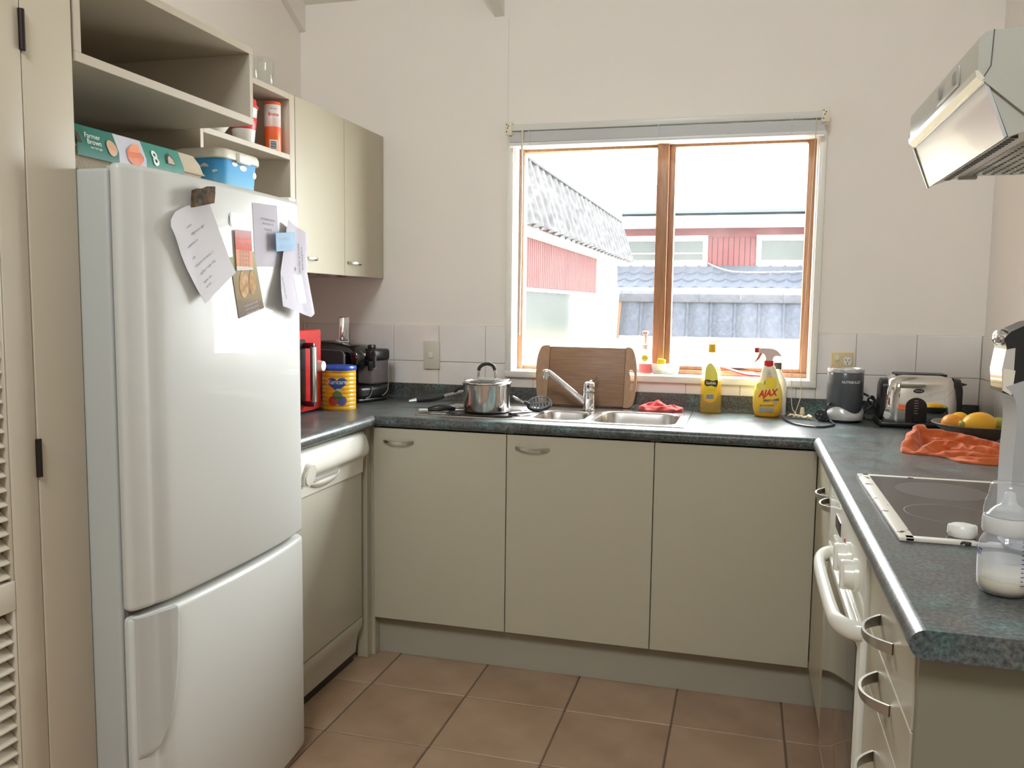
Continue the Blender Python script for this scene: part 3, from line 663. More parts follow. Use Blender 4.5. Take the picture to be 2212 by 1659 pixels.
# ------------------------------------------------------------------ rangehood
hd = thing('rangehood', 'white tilted rangehood with glossy visor on the right wall', 'rangehood', (2.8, -.9, 1.6))
HY0_, HY1_ = -1.2, -.6
M_hood = mat('hood_enamel', (.45, .455, .40), .3, coat=.4)
prof = [(2.578, 1.760), (2.566, 1.7575), (2.5585, 1.750), (2.5565, 1.742), (2.5575, 1.692), (2.563, 1.683), (2.640, 1.6165), (2.70, 1.618), (3.028, 1.618), (3.028, 1.762)]
obj('hood_body', B().prism(prof, 'y', HY0_, HY1_), M_hood, hd, world=True, ang=25)
obj('seam', B().tube([(2.5785, HY0_-.0004, 1.7605), (2.5765, HY0_-.0004, 1.703), (2.5650, HY0_-.0004, 1.6825)], .0009, 6), M_gap, hd, world=True)
obj('trim_bar', B().prism([(2.5535, 1.696), (2.5575, 1.6965), (2.5680, 1.684), (2.564, 1.678), (2.5555, 1.686)], 'y', HY0_-.002, HY1_), mat('hood_trim_cream', (.75, .71, .60), .35), hd, world=True)
vs = obj('visor', B().prism([(2.5700, 1.6770), (2.5740, 1.6785), (2.6075, 1.5905), (2.6035, 1.5860)], 'y', HY0_+.003, HY1_+.004), mat('visor_gloss', (.56, .585, .60), .22, spec=.25, coat=.18, coat_r=.05), hd, world=True)
obj('visor_edge', B().prism([(2.5668, 1.6765), (2.5735, 1.6790), (2.6090, 1.5880), (2.6020, 1.5840)], 'y', HY1_+.006, HY1_+.014), M_hood, vs, world=True)
obj('visor_gap', B().prism([(2.5665, 1.6805), (2.5735, 1.6800), (2.5735, 1.6765), (2.5690, 1.6765)], 'y', HY0_+.002, HY1_), M_black, vs, world=True)
obj('lower_housing', B().prism([(2.576, 1.676), (2.70, 1.640), (2.70, 1.6115), (2.640, 1.5990), (2.6105, 1.5890)], 'y', HY0_+.006, HY1_-.004), M_hood, hd, world=True)
flt = obj('filter_grille', B().rbox(2.645, 3.02, HY0_+.02, HY1_-.02, 1.606, 1.6165, .003), M_hood, hd, world=True)
b = B()
for i in range(24):
    for j in range(18): b.box(2.665+.0185*j, 2.671+.0185*j, HY0_+.045+.0215*i+.010*(j % 2), HY0_+.058+.0215*i+.010*(j % 2), 1.6048, 1.6062)
obj('grille_slots', b, M_black, flt, world=True, kind='stuff')
b = B()
for i in range(26): b.box(2.6195, 2.6315, HY0_+.03+.0195*i, HY0_+.042+.0195*i, 1.5905, 1.5965)
obj('vent_slots', b, M_black, hd, world=True, kind='stuff')
obj('latch', B().rbox(2.66, 2.70, HY1_-.018, HY1_-.002, 1.600, 1.612, .002), M_hood, hd, world=True)
cpn = obj('switch_plate', B().rbox(2.5545, 2.5572, -1.075, -.905, 1.7045, 1.738, .0008), M_hood, hd, world=True)
for y in (-1.045, -.925): obj('switch', B().rbox(2.5525, 2.5562, y-.013, y+.013, 1.7105, 1.732, .001), mat('switch_grey', (.30, .30, .26), .4), cpn, world=True)
obj('slide_mark', B().rbox(2.5535, 2.5556, -1.075, -.905, 1.7015, 1.7035, .0006), M_white, cpn, world=True)

# ------------------------------------------------------------------ hob
hb = thing('ceramic_hob', 'dark ceramic hob with worn white metal rim set in the right-hand worktop', 'hob', (2.72, -.91, ZW))
HBX0, HBX1, HBY0, HBY1 = 2.478, 2.985, -1.204, -.617
M_rim = worn('worn_white_rim', (.70, .66, .58), (.04, .035, .03), 26, .62)
b = B(); z0, z1 = ZW+.0002, ZW+.0075
b.rbox(HBX0, HBX0+.026, HBY0, HBY1, z0, z1, .002); b.rbox(HBX1-.02, HBX1, HBY0, HBY1, z0, z1, .002); b.rbox(HBX0+.01, HBX1-.01, HBY0, HBY0+.017, z0, z1, .002); b.rbox(HBX0+.01, HBX1-.01, HBY1-.014, HBY1, z0, z1, .002)
obj('rim', b, M_rim, hb, world=True)
M_hobg = mat('hob_glass', (.030, .026, .024), .22, spec=.35, coat=0, coat_r=.05, var=(9, (.042, .036, .032), 4))
obj('glass_plate', B().box(HBX0+.02, HBX1-.012, HBY0+.012, HBY1-.010, ZW+.0003, ZW+.0062), M_hobg, hb, world=True)
zt = ZW+.00635
def ringpoly(cx, cy, r, w):
    return B().ring([[Vector((cx+q*math.cos(2*PI*i/48), cy+q*math.sin(2*PI*i/48), zt)) for i in range(48)] for q in (r-w, r)])
obj('burner_zone', B().lathe([(0, zt), (.094, zt)], (2.632, -.765, 0), 48), mat('burner_worn', (.075, .068, .066), .3), hb, world=True)
obj('burner_ring', ringpoly(2.600, -.985, .078, .0012), mat('ring_print', (.30, .28, .27), .5), hb, world=True)
obj('burner_ring', ringpoly(2.85, -.765, .078, .0012), MATS['ring_print'], hb, world=True); obj('burner_ring', ringpoly(2.85, -1.0, .094, .0012), MATS['ring_print'], hb, world=True)
kb = B().lathe([(.0215, .0065), (.0228, .013), (.0220, .021), (.0185, .0265), (.010, .0285), (0, .029)], (2.588, -1.158, ZW), 32)
kb.rbox(-.024, .024, -.0065, .0065, .0075, .0275, .004, 2, Matrix.Translation((2.588, -1.158, ZW)))
obj('knob', kb, M_white, hb, world=True)

# ------------------------------------------------------------------ sink
sk = thing('sink', 'stainless steel double-bowl sink with ribbed drainer under the window', 'sink', (1.54, .29, ZW))
def rr_pt(cx, cy, hx, hy, r, t):
    c, s_ = math.cos(t), math.sin(t); k = 1e9
    ix, iy = hx-r, hy-r
    # ray against rounded rectangle
    lo, hi = 0, hx+hy
    for _ in range(40):
        md = (lo+hi)/2; x, y = abs(c*md), abs(s_*md); dx, dy = max(x-ix, 0), max(y-iy, 0)
        inside = (x <= hx and y <= hy) and (dx*dx+dy*dy <= r*r)
        lo, hi = (md, hi) if inside else (lo, md)
    return Vector((cx+c*lo, cy+s_*lo, 0))
def bowl(cell, op, r, depth, b_deck, b_bowl):
    N = 64; cx, cy = (op[0]+op[1])/2, (op[2]+op[3])/2; hx, hy = (op[1]-op[0])/2, (op[3]-op[2])/2
    z = ZW+.0028
    L = [[rr_pt(cx, cy, hx-s_, hy-s_, max(r-s_, .01), 2*PI*(i+.5)/N)+Vector((0, 0, zz)) for i in range(N)] for s_, zz in ((0, z), (.003, z-.002), (.006, z-.008), (.012, z-depth*.5), (.02, z-depth*.88), (.032, z-depth*.97), (.05, z-depth))]
    def cellp(t):
        c, s_ = math.cos(t), math.sin(t); k = []
        if c > 1e-6: k.append((cell[1]-cx)/c)
        if c < -1e-6: k.append((cell[0]-cx)/c)
        if s_ > 1e-6: k.append((cell[3]-cy)/s_)
        if s_ < -1e-6: k.append((cell[2]-cy)/s_)
        return Vector((cx+c*min(k), cy+s_*min(k), z))
    angs = [2*PI*(i+.5)/N for i in range(N)]
    outer = [cellp(t) for t in angs]
    for X in (cell[0], cell[1]):
        for Y in (cell[2], cell[3]):
            j = min(range(N), key=lambda i: (outer[i]-Vector((X, Y, z))).length); outer[j] = Vector((X, Y, z))
    b_deck.ring([outer, L[0]]); b_bowl.ring(L, cap1=True)
    b_bowl.lathe([(.0, .0012), (.018, .0012), (.022, .003), (.026, .0012)], (cx, cy, z-depth), 24)
bd_, bb_ = B(), B(); SX0, SX1, SY0, SY1 = 1.058, 2.0225, .058, .526; zd = ZW+.0028
bowl((1.462, 1.682, SY0+.008, .44), (1.478, 1.668, .100, .345), .06, .10, bd_, bb_)
bowl((1.682, 2.014, SY0+.008, .44), (1.692, 1.988, .082, .405), .07, .15, bd_, bb_)
bd_.add([(SX0+.008, .44, zd), (SX1-.008, .44, zd), (SX1-.008, SY1-.008, zd), (SX0+.008, SY1-.008, zd)], [(0, 1, 2, 3)])
bd_.add([(SX0+.008, SY0+.008, zd), (1.462, SY0+.008, zd), (1.462, .44, zd), (SX0+.008, .44, zd)], [(0, 1, 2, 3)])
o_l = rrect(SX0, SX1, SY0, SY1, .012); i_l = rrect(SX0+.008, SX1-.008, SY0+.008, SY1-.008, .004)
bd_.ring([[Vector((x, y, ZW+.0003)) for x, y in o_l], [Vector((x, y, ZW+.0030)) for x, y in rrect(SX0+.002, SX1-.002, SY0+.002, SY1-.002, .010)], [Vector((x, y, ZW+.0036)) for x, y in rrect(SX0+.005, SX1-.005, SY0+.005, SY1-.005, .007)], [Vector((x, y, zd)) for x, y in i_l]])
obj('deck', bd_, M_steel, sk, world=True, ang=40, fixn=False); obj('bowls', bb_, M_steel, sk, world=True, ang=50, fixn=False)
b = B()
for k in range(11): b.tube([(1.095, .105+.029*k, zd-.002), (1.11, .105+.029*k, zd+.0002), (1.42, .105+.029*k, zd+.0002), (1.445, .105+.029*k, zd-.002)], .0050, 10, sx=.6, up=(0, 0, 1))
obj('drainer_ribs', b, M_steel, sk, world=True)
# mixer tap
tp = thing('mixer_tap', 'chrome mixer tap with long angled spout at the back of the sink', 'tap', (1.637, .405, ZW+.0037))
b = B().lathe([(.0, 0), (.0275, 0), (.0275, .004), (.0235, .007), (.0230, .040), (.0238, .042), (.0238, .046), (.0230, .048), (.0230, .070)], n=36)
obj('body', b, M_chrome, tp)
b = B().lathe([(.0235, .0715), (.0245, .074), (.0245, .094), (.0225, .1045), (.016, .109), (0, .110)], n=36)
lv = obj('lever', b, M_chrome, tp)
obj('indicator', B().cyl((0, -.0235, .092), (0, -.0255, .092), .0050, n=14), mat('tap_dot', (.10, .02, .02), .3), lv)
b = B().tube([(0, .018, .105), (.01, .05, .112), (.015, .075, .118)], [.007, .007, .005], 10); obj('lever_arm', b, M_chrome, lv)
sp = smooth([(-.006, -.004, .022), (-.030, -.008, .043), (-.090, -.018, .092), (-.135, -.026, .128), (-.150, -.028, .1395), (-.163, -.030, .1435), (-.172, -.0315, .140)], 6)
obj('spout', B().tube(sp, [.0115-.0025*min(1, i/len(sp)*1.2) for i in range(len(sp))], 14), M_chrome, tp)
obj('nozzle', B().cyl((-.1635, -.030, .1455), (-.166, -.0305, .1165), .0135, .0125, 20), M_chrome, tp)

# ------------------------------------------------------------------ window blind
bl = thing('venetian_blind', 'white venetian blind pulled up to the top of the window', 'blind', (1.86, .54, 1.94))
zL, zR = 1.9955, 1.9905
def bx(x): return (x-1.262)/(2.4665-1.262)
b = B(); b.rbox(1.285, 2.445, .515, .555, 1.9835, 2.0085, .003)
obj('head_rail', b, mat('head_rail_white', (.72, .73, .70), .35), bl, world=True)
for x0, x1 in ((1.2615, 1.288), (2.441, 2.468)):
    br = obj('bracket', B().rbox(x0, x1, .508, .566, 1.968, 2.018, .002), mat('bracket_cream', (.78, .73, .58), .4), bl, world=True)
    b = B()
    for dx, dz in ((.006, .012), (.014, .034), (.006, .040), (.010, .026)): b.cyl((x0+dx, .5085, 1.968+dz), (x0+dx, .507, 1.968+dz), .0026, n=10)
    obj('hole', b, M_gap, br, world=True, kind='stuff')
b = B()
for k in range(22):
    z = 1.9415+.0018*k; dz = -.0035
    b.prism([(.522, 0), (.538, .0012), (.552, 0), (.552, .0013), (.538, .0026), (.522, .0013)], 'x', 1.275, 2.452)
    for v in b.v[-12:]: v.z += z+(dz if v.x > 1.9 else 0)
obj('slat_stack', b, M_blind, bl, world=True, ang=0, kind='stuff')
obj('bottom_rail', B().rbox(1.272, 2.455, .521, .553, 1.926, 1.9395, .002), mat('bottom_rail_white', (.76, .77, .77), .35), bl, world=True)
obj('wand', B().tube([(1.332, .512, 1.985), (1.332, .508, 1.965), (1.332, .508, 1.60), (1.329, .506, 1.18)], .0042, 8), mat('wand_plastic', (.70, .66, .56), .3), bl, world=True)
for x in (1.355, 1.86, 2.34): obj('ladder_cord', B().tube([(x, .519, 1.985), (x, .519, 1.926)], .0016, 6), M_blind, bl, world=True)
M_cord = mat('blind_cord', (.62, .52, .36), .7)
def at_counter(*p): return p
obj('pull_cord', B().tube(smooth([(2.424, .510, 1.985), (2.417, .508, 1.60), (2.412, .510, 1.25), (2.409, .512, 1.08), (2.413, .520, .985), (2.400, .50, .935), (2.392, .485, .912)], 6), .0013, 6), M_cord, bl, world=True)
obj('pull_cord', B().tube(smooth([(2.375, .512, 1.10), (2.377, .515, 1.04), (2.379, .52, .975), (2.384, .50, .93), (2.400, .47, .909)], 6), .0013, 6), M_cord, bl, world=True)
kn = []
for i in range(46):
    t = i/45; kn.append((2.372+.058*t+.012*math.sin(i*2.1), .455+.014*math.cos(i*1.7)-.02*t, .905+.012*abs(math.sin(i*1.3))*(1-.5*t)))
obj('cord_bundle', B().tube(smooth(kn, 3), .0016, 6), M_cord, bl, world=True)
for p, q in (((2.418, .49, .912), (2.418, .49, .937)), ((2.436, .43, .9115), (2.447, .415, .9095))):
    obj('tassel', B().cyl(p, q, .0095 if p[2] > .91 else .007, .006 if p[2] > .91 else .0085, 14), mat('tassel_cream', (.72, .60, .38), .4), bl, world=True)

# ------------------------------------------------------------------ switch and power point
sw = thing('light_switch', 'white single switch plate on the tiles left of the window', 'switch', (.929, .584, 1.085))
obj('plate', B().rbox(-.036, .036, -.011, .0003, -.0595, .0595, .003), mat('switch_ivory', (.66, .63, .53), .35), sw)
obj('rocker', B().rbox(-.0115, .0085, -.0155, -.009, -.012, .012, .0015), M_white, sw)
po = thing('power_outlet', 'yellowed power point with one switch on the tiles behind the blender', 'outlet', (2.5575, .584, 1.098))
obj('plate', B().rbox(-.0375, .0375, -.011, .0003, -.058, .042, .003), mat('outlet_yellowed', (.66, .53, .28), .4), po)
obj('rocker', B().rbox(-.026, -.011, -.015, -.009, .011, .029, .0015), M_white, po)
fp = obj('socket_face', B().prism(rrect(.004, .030, -.006, .026, .008), 'y', -.0125, -.010), M_white, po)
b = B()
for cx, a in ((.011, -28), (.023, 28)): b.bm((lambda q: (bmesh.ops.create_cube(q, size=1), q.transform(Matrix.Translation((cx, -.0125, .014)) @ Matrix.Rotation(math.radians(a), 4, 'Y') @ Matrix.Diagonal((.0022, .001, .0085, 1))), q)[2])(bmesh.new()))
b.box(.0159, .0181, -.013, -.012, -.002, .006)
obj('socket_slots', b, M_inkd, fp, kind='stuff')

# ------------------------------------------------------------------ microwave, tin, coffee machine
mw = thing('microwave_oven', 'glossy red retro microwave with chrome bar handle beside the fridge', 'microwave', (.52, -.16, ZW))
M_red = mat('red_enamel', (.50, .014, .018), .2, coat=.7, coat_r=.03)
MF, MY0, MY1 = .690-.52, -.385+.16, .063+.16
obj('case', B().rbox(-.185, MF-.018, MY0+.006, MY1-.006, .012, .298, .012, 3), M_red, mw)
obj('front_frame', B().rbox(MF-.024, MF, MY0, MY1, .006, .304, .010, 3), M_red, mw)
dr = obj('door', B().rbox(MF-.004, MF+.008, MY0+.012, MY1-.130, .040, .270, .006), M_black, mw)
obj('handle_bracket', B().rbox(MF+.002, MF+.046, MY1-.147, MY1-.128, .238, .258, .004), mat('handle_dark_red', (.10, .006, .008), .3), dr)
obj('handle_bracket', B().rbox(MF+.002, MF+.046, MY1-.147, MY1-.128, .030, .050, .004), MATS['handle_dark_red'], dr)
obj('handle_bar', B().rbox(MF+.030, MF+.050, MY1-.149, MY1-.126, .044, .246, .006, 3), mat('satin_chrome', (.70, .66, .60), .2, metal=1), dr)
obj('display', B().rbox(MF-.001, MF+.0015, MY1-.085, MY1-.062, .155, .245, .001), mat('display_silver', (.60, .42, .38), .25), mw)
for k in range(4): obj('button', B().sphere((MF+.001, MY1-.062, .056+.028*k), (.004, .008, .011)), M_white, mw)
obj('knob', B().cyl((MF, MY1-.028, .168), (MF+.022, MY1-.028, .168), .021, .018, 24), M_white, mw)
for y in (MY0+.04, MY1-.04):
    for x in (-.15, MF-.06): obj('foot', B().cyl((x, y, 0), (x, y, .013), .012, n=14), M_black, mw)

ti = thing('formula_tin', 'yellow baby formula tin with blue lid and heart label', 'tin', (.7265, .128, ZW))
TR = .0635
pr = [(0, 0), (TR-.001, 0), (TR, .002)]
for k in range(9): z = .012+.0155*k; pr += [(TR, z), (TR-.0012, z+.002), (TR, z+.004)]
pr += [(TR, .150), (TR+.0008, .151), (TR+.0008, .153), (TR-.001, .154)]
obj('can', B().lathe(pr, n=56), mat('tin_yellow', (.80, .42, .015), .3, coat=.4), ti, ang=50)
obj('lid', B().lathe([(TR+.0015, .149), (TR+.0025, .152), (TR+.0025, .161), (TR+.0005, .1645), (TR-.006, .1635), (0, .163)], n=56), mat('blue_lid', (.01, .06, .42), .3), ti)
def wrap(cx, cy, R, th0, o=.0006):
    """print wrapped round a can: a = arc length to the right of direction th0 (as seen from outside)"""
    return lambda a, z: (cx+(R+o)*math.cos(th0+a/R), cy+(R+o)*math.sin(th0+a/R), z)
camdir = lambda x, y: math.atan2(CAM.y-y, CAM.x-x)
T0 = camdir(.7265, .128)-.12
tw = lambda o: wrap(0, 0, TR, T0, o)
heart = [(16*math.sin(t)**3*.00235, (13*math.cos(t)-5*math.cos(2*t)-2*math.cos(3*t)-math.cos(4*t))*.00185+.100) for t in [2*PI*i/48 for i in range(48)]]
decal('heart_print', [heart], tw(.0006), mat('label_blue', (.012, .075, .30), .35), ti, L=.012, world=False)
text('Karicare', .0225, tw(.0012), M_white, ti, name='tin_lettering', world=False, bold=.012, sx=.95)
# shift lettering up to the heart
LAST[0].location.z = .106
for a, z, c in ((0, .055, (.10, .22, .05)), (-.015, .036, (.50, .06, .03)), (.017, .036, (.10, .10, .32))): decal('label_disc', [circ(a, z, .0185, 24)], tw(.0007+.0002*abs(a)), mat('disc_%d' % int(100*c[0]+10*c[2]), c, .4), ti, L=.010, world=False)
text('NOURISH', .0095, tw(.0016), M_inkd, ti, name='tin_lettering', world=False, bold=.01); LAST[0].location.z = .048
small = [(.006+.0035*math.cos(t)*3, .078+.004*math.sin(t)) for t in [2*PI*i/16 for i in range(16)]]
decal('ribbon_print', [small], tw(.0010), mat('ribbon_cream', (.75, .66, .40), .4), ti, L=.01, world=False)
text('with prebiotics', .006, tw(.0010), M_inkd, ti, name='tin_lettering', world=False); LAST[0].location.z = .1435

# capsule coffee machine, turned towards the room
cm = thing('coffee_machine', 'black capsule coffee machine with raised chrome lever in the left corner', 'coffee machine', (.643, .414, ZW), math.radians(-19))
# local: +x front (cups), y = width -.09 .. .09
M_bk2 = mat('gloss_black_plastic', (.008, .008, .009), .15, coat=.6)
M_silv = mat('silver_edge', (.30, .29, .28), .35, metal=.6)
obj('base', B().rbox(-.20, .115, -.085, .088, 0, .020, .012, 3), M_black, cm)
spn = rrect(-.20, .052, .02, .208, .022, 6)
obj('side_panel', B().prism(spn, 'y', -.100, -.090), M_black, cm)
obj('panel_edge', B().prism(spn, 'y', -.1025, -.1000), mat('black_satin', (.018, .017, .017), .45), cm)
obj('panel_trim', B().tube([(p[0], -.0985, p[1]) for p in spn], .0022, 8, closed=True), M_silv, cm)
obj('tank_body', B().rbox(-.20, .035, -.090, .088, .018, .205, .02, 4), M_black, cm)
hd_ = smooth([(-.17, 0, .205), (-.165, 0, .232), (-.13, 0, .243), (-.05, 0, .240), (.02, 0, .234), (.07, 0, .225), (.10, 0, .190), (.095, 0, .150), (.06, 0, .135), (.0, 0, .14), (-.15, 0, .18)], 6, closed=True)
b = B(); L = []
for y, k in ((-.060, .80), (-.052, .93), (-.035, 1), (.0, 1.02), (.035, 1), (.052, .93), (.06, .8)):
    L.append([Vector((-.03+(p.x+.03)*k, y-.01, .19+(p.z-.19)*k)) for p in hd_])
obj('brew_head', b.ring(L, cap0=True, cap1=True), M_bk2, cm, ang=60)
obj('lever', B().rbox(-.012, .010, -.022, .026, 0, .100, .006, 3).xf(Matrix.Translation((-.035, -.02, .243)) @ Matrix.Rotation(math.radians(4), 4, 'Y')), M_chrome, cm)
obj('lever_joint', B().cyl((-.04, -.045, .240), (-.04, .010, .240), .012, n=16), M_chrome, cm)
obj('spout', B().tube([(.108, -.01, .165), (.112, -.01, .145), (.112, -.01, .128)], [.012, .012, .010], 12), M_black, cm)
obj('milk_tank', B().rbox(.040, .118, -.012, .092, .072, .168, .008, 3), glass('smoky_plastic', (.50, .48, .50), .55, (.50, .47, .50), rough=.08), cm)
obj('milk_lid', B().rbox(.036, .124, -.016, .096, .166, .214, .012, 3), M_black, cm)
obj('milk_tube', B().cyl((.085, .03, .08), (.085, .03, .165), .006, n=12), mat('tube_grey', (.30, .29, .30), .4), cm)
obj('milk_knob', B().rbox(.085, .105, .0, .03, .212, .232, .004), M_black, cm)
obj('froth_spout', B().tube([(.115, .0, .205), (.134, -.012, .185), (.136, -.014, .140)], [.009, .010, .007], 12), M_black, cm)
obj('drip_tray', B().rbox(.03, .125, -.085, .092, .018, .066, .014, 4), M_black, cm)
obj('tray_trim', B().tube(smooth([(.127, -.02, .066), (.1275, -.02, .045), (.126, -.03, .026), (.122, -.05, .018)], 5), .0022, 8).tube(smooth([(.127, .075, .166), (.1275, .078, .06), (.126, .06, .03), (.122, .045, .022)], 5), .0022, 8), M_silv, cm)

# ------------------------------------------------------------------ pots and tools on the drainer
zd2 = zd+.0034
def pot_prof(r, h, t=.0012): return [(0, 0), (r-.006, 0), (r-.001, .003), (r, .008), (r, h-.022), (r+.0025, h-.018), (r+.0025, h-.003), (r+.0045, h), (r+.003, h+.0008), (r-t, h-.002), (r-t, h-.02), (r-t-.002, .006), (0, .004)]
dk = thing('pot_shadow_sheet', 'thin dark sheet standing in for the shadow under the stock pot on the drainer', 'tray', (1.300, .165, zd2))  # dark sheet only paints the shadow below the pot, no real tray
obj('tray', B().ring([[Vector((x*k, y*k, z)) for x, y in rrect(-.135, .115, -.092, .10, .03)] for k, z in ((.95, 0), (1, .0025), (1.0, .0035), (.97, .0015))], cap0=True, cap1=True), mat('pot_shadow_dark', (.03, .025, .022), .4), dk, fixn=True)
pt = thing('stock_pot', 'shiny steel pot with glass lid standing on the sink drainer', 'pot', (1.297, .178, zd2+.0036))
obj('vessel', B().lathe(pot_prof(.0855, .104), n=64), mat('polished_steel', (.66, .63, .60), .10, metal=1), pt, ang=40)
ldm = obj('lid_rim', B().lathe([(.084, .1055), (.091, .1045), (.0925, .1065), (.091, .109), (.086, .110), (.084, .108)], n=64), M_chrome, pt)
obj('lid_glass', B().lathe([(.086, .1095), (.075, .1145), (.055, .120), (.03, .1235), (0, .1245)], n=48), glass('lid_glass', (.93, .93, .90), .06, (1, 1, .95)), ldm, ang=60)
def rot(p, a): c, s_ = math.cos(a), math.sin(a); return (p[0]*c-p[1]*s_, p[0]*s_+p[1]*c, p[2])
ha = math.radians(18)
hp = [rot(p, ha) for p in ((-.031, 0, .123), (-.031, 0, .142), (-.029, 0, .155))]; hq = [rot(p, ha) for p in ((.031, 0, .123), (.031, 0, .142), (.029, 0, .155))]
obj('handle_post', B().tube(hp, .0042, 10, sx=1.3, sy=.7), M_chrome, ldm); obj('handle_post', B().tube(hq, .0042, 10, sx=1.3, sy=.7), M_chrome, ldm)
obj('handle_grip', B().tube(smooth([rot(p, ha) for p in ((-.030, 0, .150), (-.026, 0, .162), (-.012, 0, .1725), (.006, 0, .1745), (.022, 0, .168), (.030, 0, .152))], 6), .0062, 12, sx=1.1, sy=.9), M_rubber, ldm)
obj('steam_vent', B().cyl((.040, .045, .117), (.040, .045, .126), .005, n=12), M_chrome, ldm)
# colander / second pan behind
p2 = thing('saucepan', 'steel saucepan with long black-gripped handle behind the stock pot', 'pan', (1.243, .352, zd2+.0006))
obj('vessel', B().lathe(pot_prof(.080, .062), n=56), MATS['polished_steel'], p2, ang=40)
hd2 = [(-.082, -.012, .058), (-.105, -.020, .054), (-.135, -.030, .045), (-.165, -.040, .037)]
obj('handle_neck', B().tube(smooth(hd2, 4), [.0085]*13, 10, sx=.6, sy=1.1, up=(0, 0, 1)), M_steel, p2)
obj('handle_grip', B().tube(smooth([(-.160, -.038, .038), (-.19, -.048, .030), (-.235, -.062, .024), (-.262, -.070, .020)], 4), [.0095, .0105, .0115, .012, .0125, .013, .013, .013, .0125, .012, .0115, .011, .0105], 12), M_rubber, p2)
obj('handle_tip', B().tube([(-.258, -.069, .0205), (-.272, -.0735, .018), (-.290, -.079, .0145)], [.0105, .0085, .0065], 10), M_chrome, p2)
p3 = thing('casserole_pan', 'upper steel pan with black loop handle nested in the saucepan behind the stock pot', 'pan', (1.243, .352, zd2+.0635))
obj('vessel', B().lathe(pot_prof(.072, .036), n=56), MATS['polished_steel'], p3, ang=40)
obj('rim', B().lathe([(.072, .034), (.088, .042), (.0895, .0435), (.088, .0445), (.072, .0365)], n=56), M_chrome, p3)
obj('loop_handle', B().tube(smooth([(-.072, -.020, .015), (-.095, -.035, .010), (-.119, -.030, -.008), (-.122, -.012, -.014), (-.108, .002, -.004), (-.074, .004, .015)], 5, False), .0055, 10), M_rubber, p3)
# slotted turner leaning on the pot
st = thing('slotted_turner', 'black slotted turner with perforated oval head on the drainer', 'utensil', (1.43, .235, zd2))
b = B(); hx, hy = .047, .040
Mt = Matrix.Translation((.035, .075, .026)) @ Matrix.Rotation(math.radians(34), 4, 'X') @ Matrix.Rotation(math.radians(14), 4, 'Z')
def slab_with_slots():
    bb = B(); N = 40
    rim = [(hx*math.cos(2*PI*i/N), hy*math.sin(2*PI*i/N)) for i in range(N)]
    inn = [(x*.84, y*.80) for x, y in rim]
    for z0, z1 in ((0, .0035),):
        bb.ring([[Vector((x, y, z0)) for x, y in inn], [Vector((x, y, z0)) for x, y in rim], [Vector((x*1.0, y, z1)) for x, y in rim], [Vector((x, y, z1)) for x, y in inn], [Vector((x, y, z0)) for x, y in inn]])
    for k in range(7):
        x = -.036+.012*k; h = hy*.80*math.sqrt(max(0, 1-(x/(hx*.86))**2)); bb.box(x-.0032, x+.0032, -h, h, .0003, .0032)
    bb.box(-hx*.84, hx*.84, -.0045, .0045, .0003, .0032)
    return bb
obj('head', slab_with_slots().xf(Mt), M_black, st, ang=30)
nk = smooth([(-.005, .060, .022), (-.030, .052, .034), (-.062, .045, .050)], 5)
obj('shaft', B().tube(nk, .0042, 10), M_chrome, st); obj('collar', B().tube([(-.001, .062, .020), (-.020, .055, .030)], [.0075, .006], 10), M_black, st)
obj('lip', B().tube(smooth([tuple(Mt @ Vector((hx*math.cos(t)*.98, hy*math.sin(t)*.98, -.004))) for t in [PI*1.05+.9*PI*i/8 for i in range(9)]], 3), .0045, 8), M_black, st)
# tongs-like silver handle
tg = thing('grey_peeler', 'grey metal-handled peeler lying beside the right of the stock pot', 'utensil', (1.435, .150, zd2), math.radians(52))
obj('handle', B().rbox(-.045, .045, -.0085, .0085, .002, .013, .004, 3), mat('grey_metal', (.30, .30, .31), .3, metal=.8), tg)
obj('grip_end', B().rbox(-.050, -.020, -.0105, .0105, 0, .0115, .003), M_black, tg); obj('eyelet', B().cyl((.02, 0, .0125), (.02, 0, .0138), .0055, n=14), M_black, tg)
sc_ = thing('kitchen_scissors', 'black-handled kitchen tool with a pale tip in front of the long pan handle', 'utensil', (1.125, .125, zd2), math.radians(20))
obj('grip', B().tube(smooth([(-.035, 0, .008), (0, 0, .014), (.04, .004, .015), (.065, .008, .010)], 5), [.006, .008, .0095, .011, .012, .0125, .013, .013, .0125, .012, .0115, .011, .010, .009, .008, .006], 12), M_black, sc_)
obj('tip', B().rbox(-.070, -.034, -.007, .007, .001, .011, .003), mat('pale_grey_plastic', (.62, .62, .62), .3), sc_)
obj('blade', B().rbox(.060, .115, .002, .014, .006, .0085, .001), M_steel, sc_)

# ------------------------------------------------------------------ chopping board
cb = thing('chopping_board', 'bamboo chopping board with a slot handle leaning on the window sill', 'board', (1.605, .507, zd+.001))
tilt = Matrix.Rotation(math.radians(-11.5), 4, 'X')
M_bam = wood('bamboo_brown', (.33, .19, .105), (.26, .14, .075), (2.2, 30, 30), .45, 5); M_bam2 = wood('bamboo_pale', (.46, .28, .155), (.38, .22, .12), (30, 30, 2.2), .45, 5)
HB = .236
def zed(x, e=.0): return 1
cbm = B().rbox(-.155, .150, -.009, .009, .002, HB, .003); obj('panel', cbm.xf(tilt), M_bam, cb)
lft = [(-.1555, .0)]+[(-.175, .002), (-.190, .012), (-.1985, .045), (-.2045, .090), (-.2075, .130), (-.2055, .180), (-.199, .212), (-.190, .232), (-.176, .2385), (-.1555, .2385)]
obj('end_rail', B().prism([(p.x, p.y) for p in smooth([(a, c, 0) for a, c in lft], 3)], 'y', -.0095, .0095).xf(tilt), M_bam2, cb)
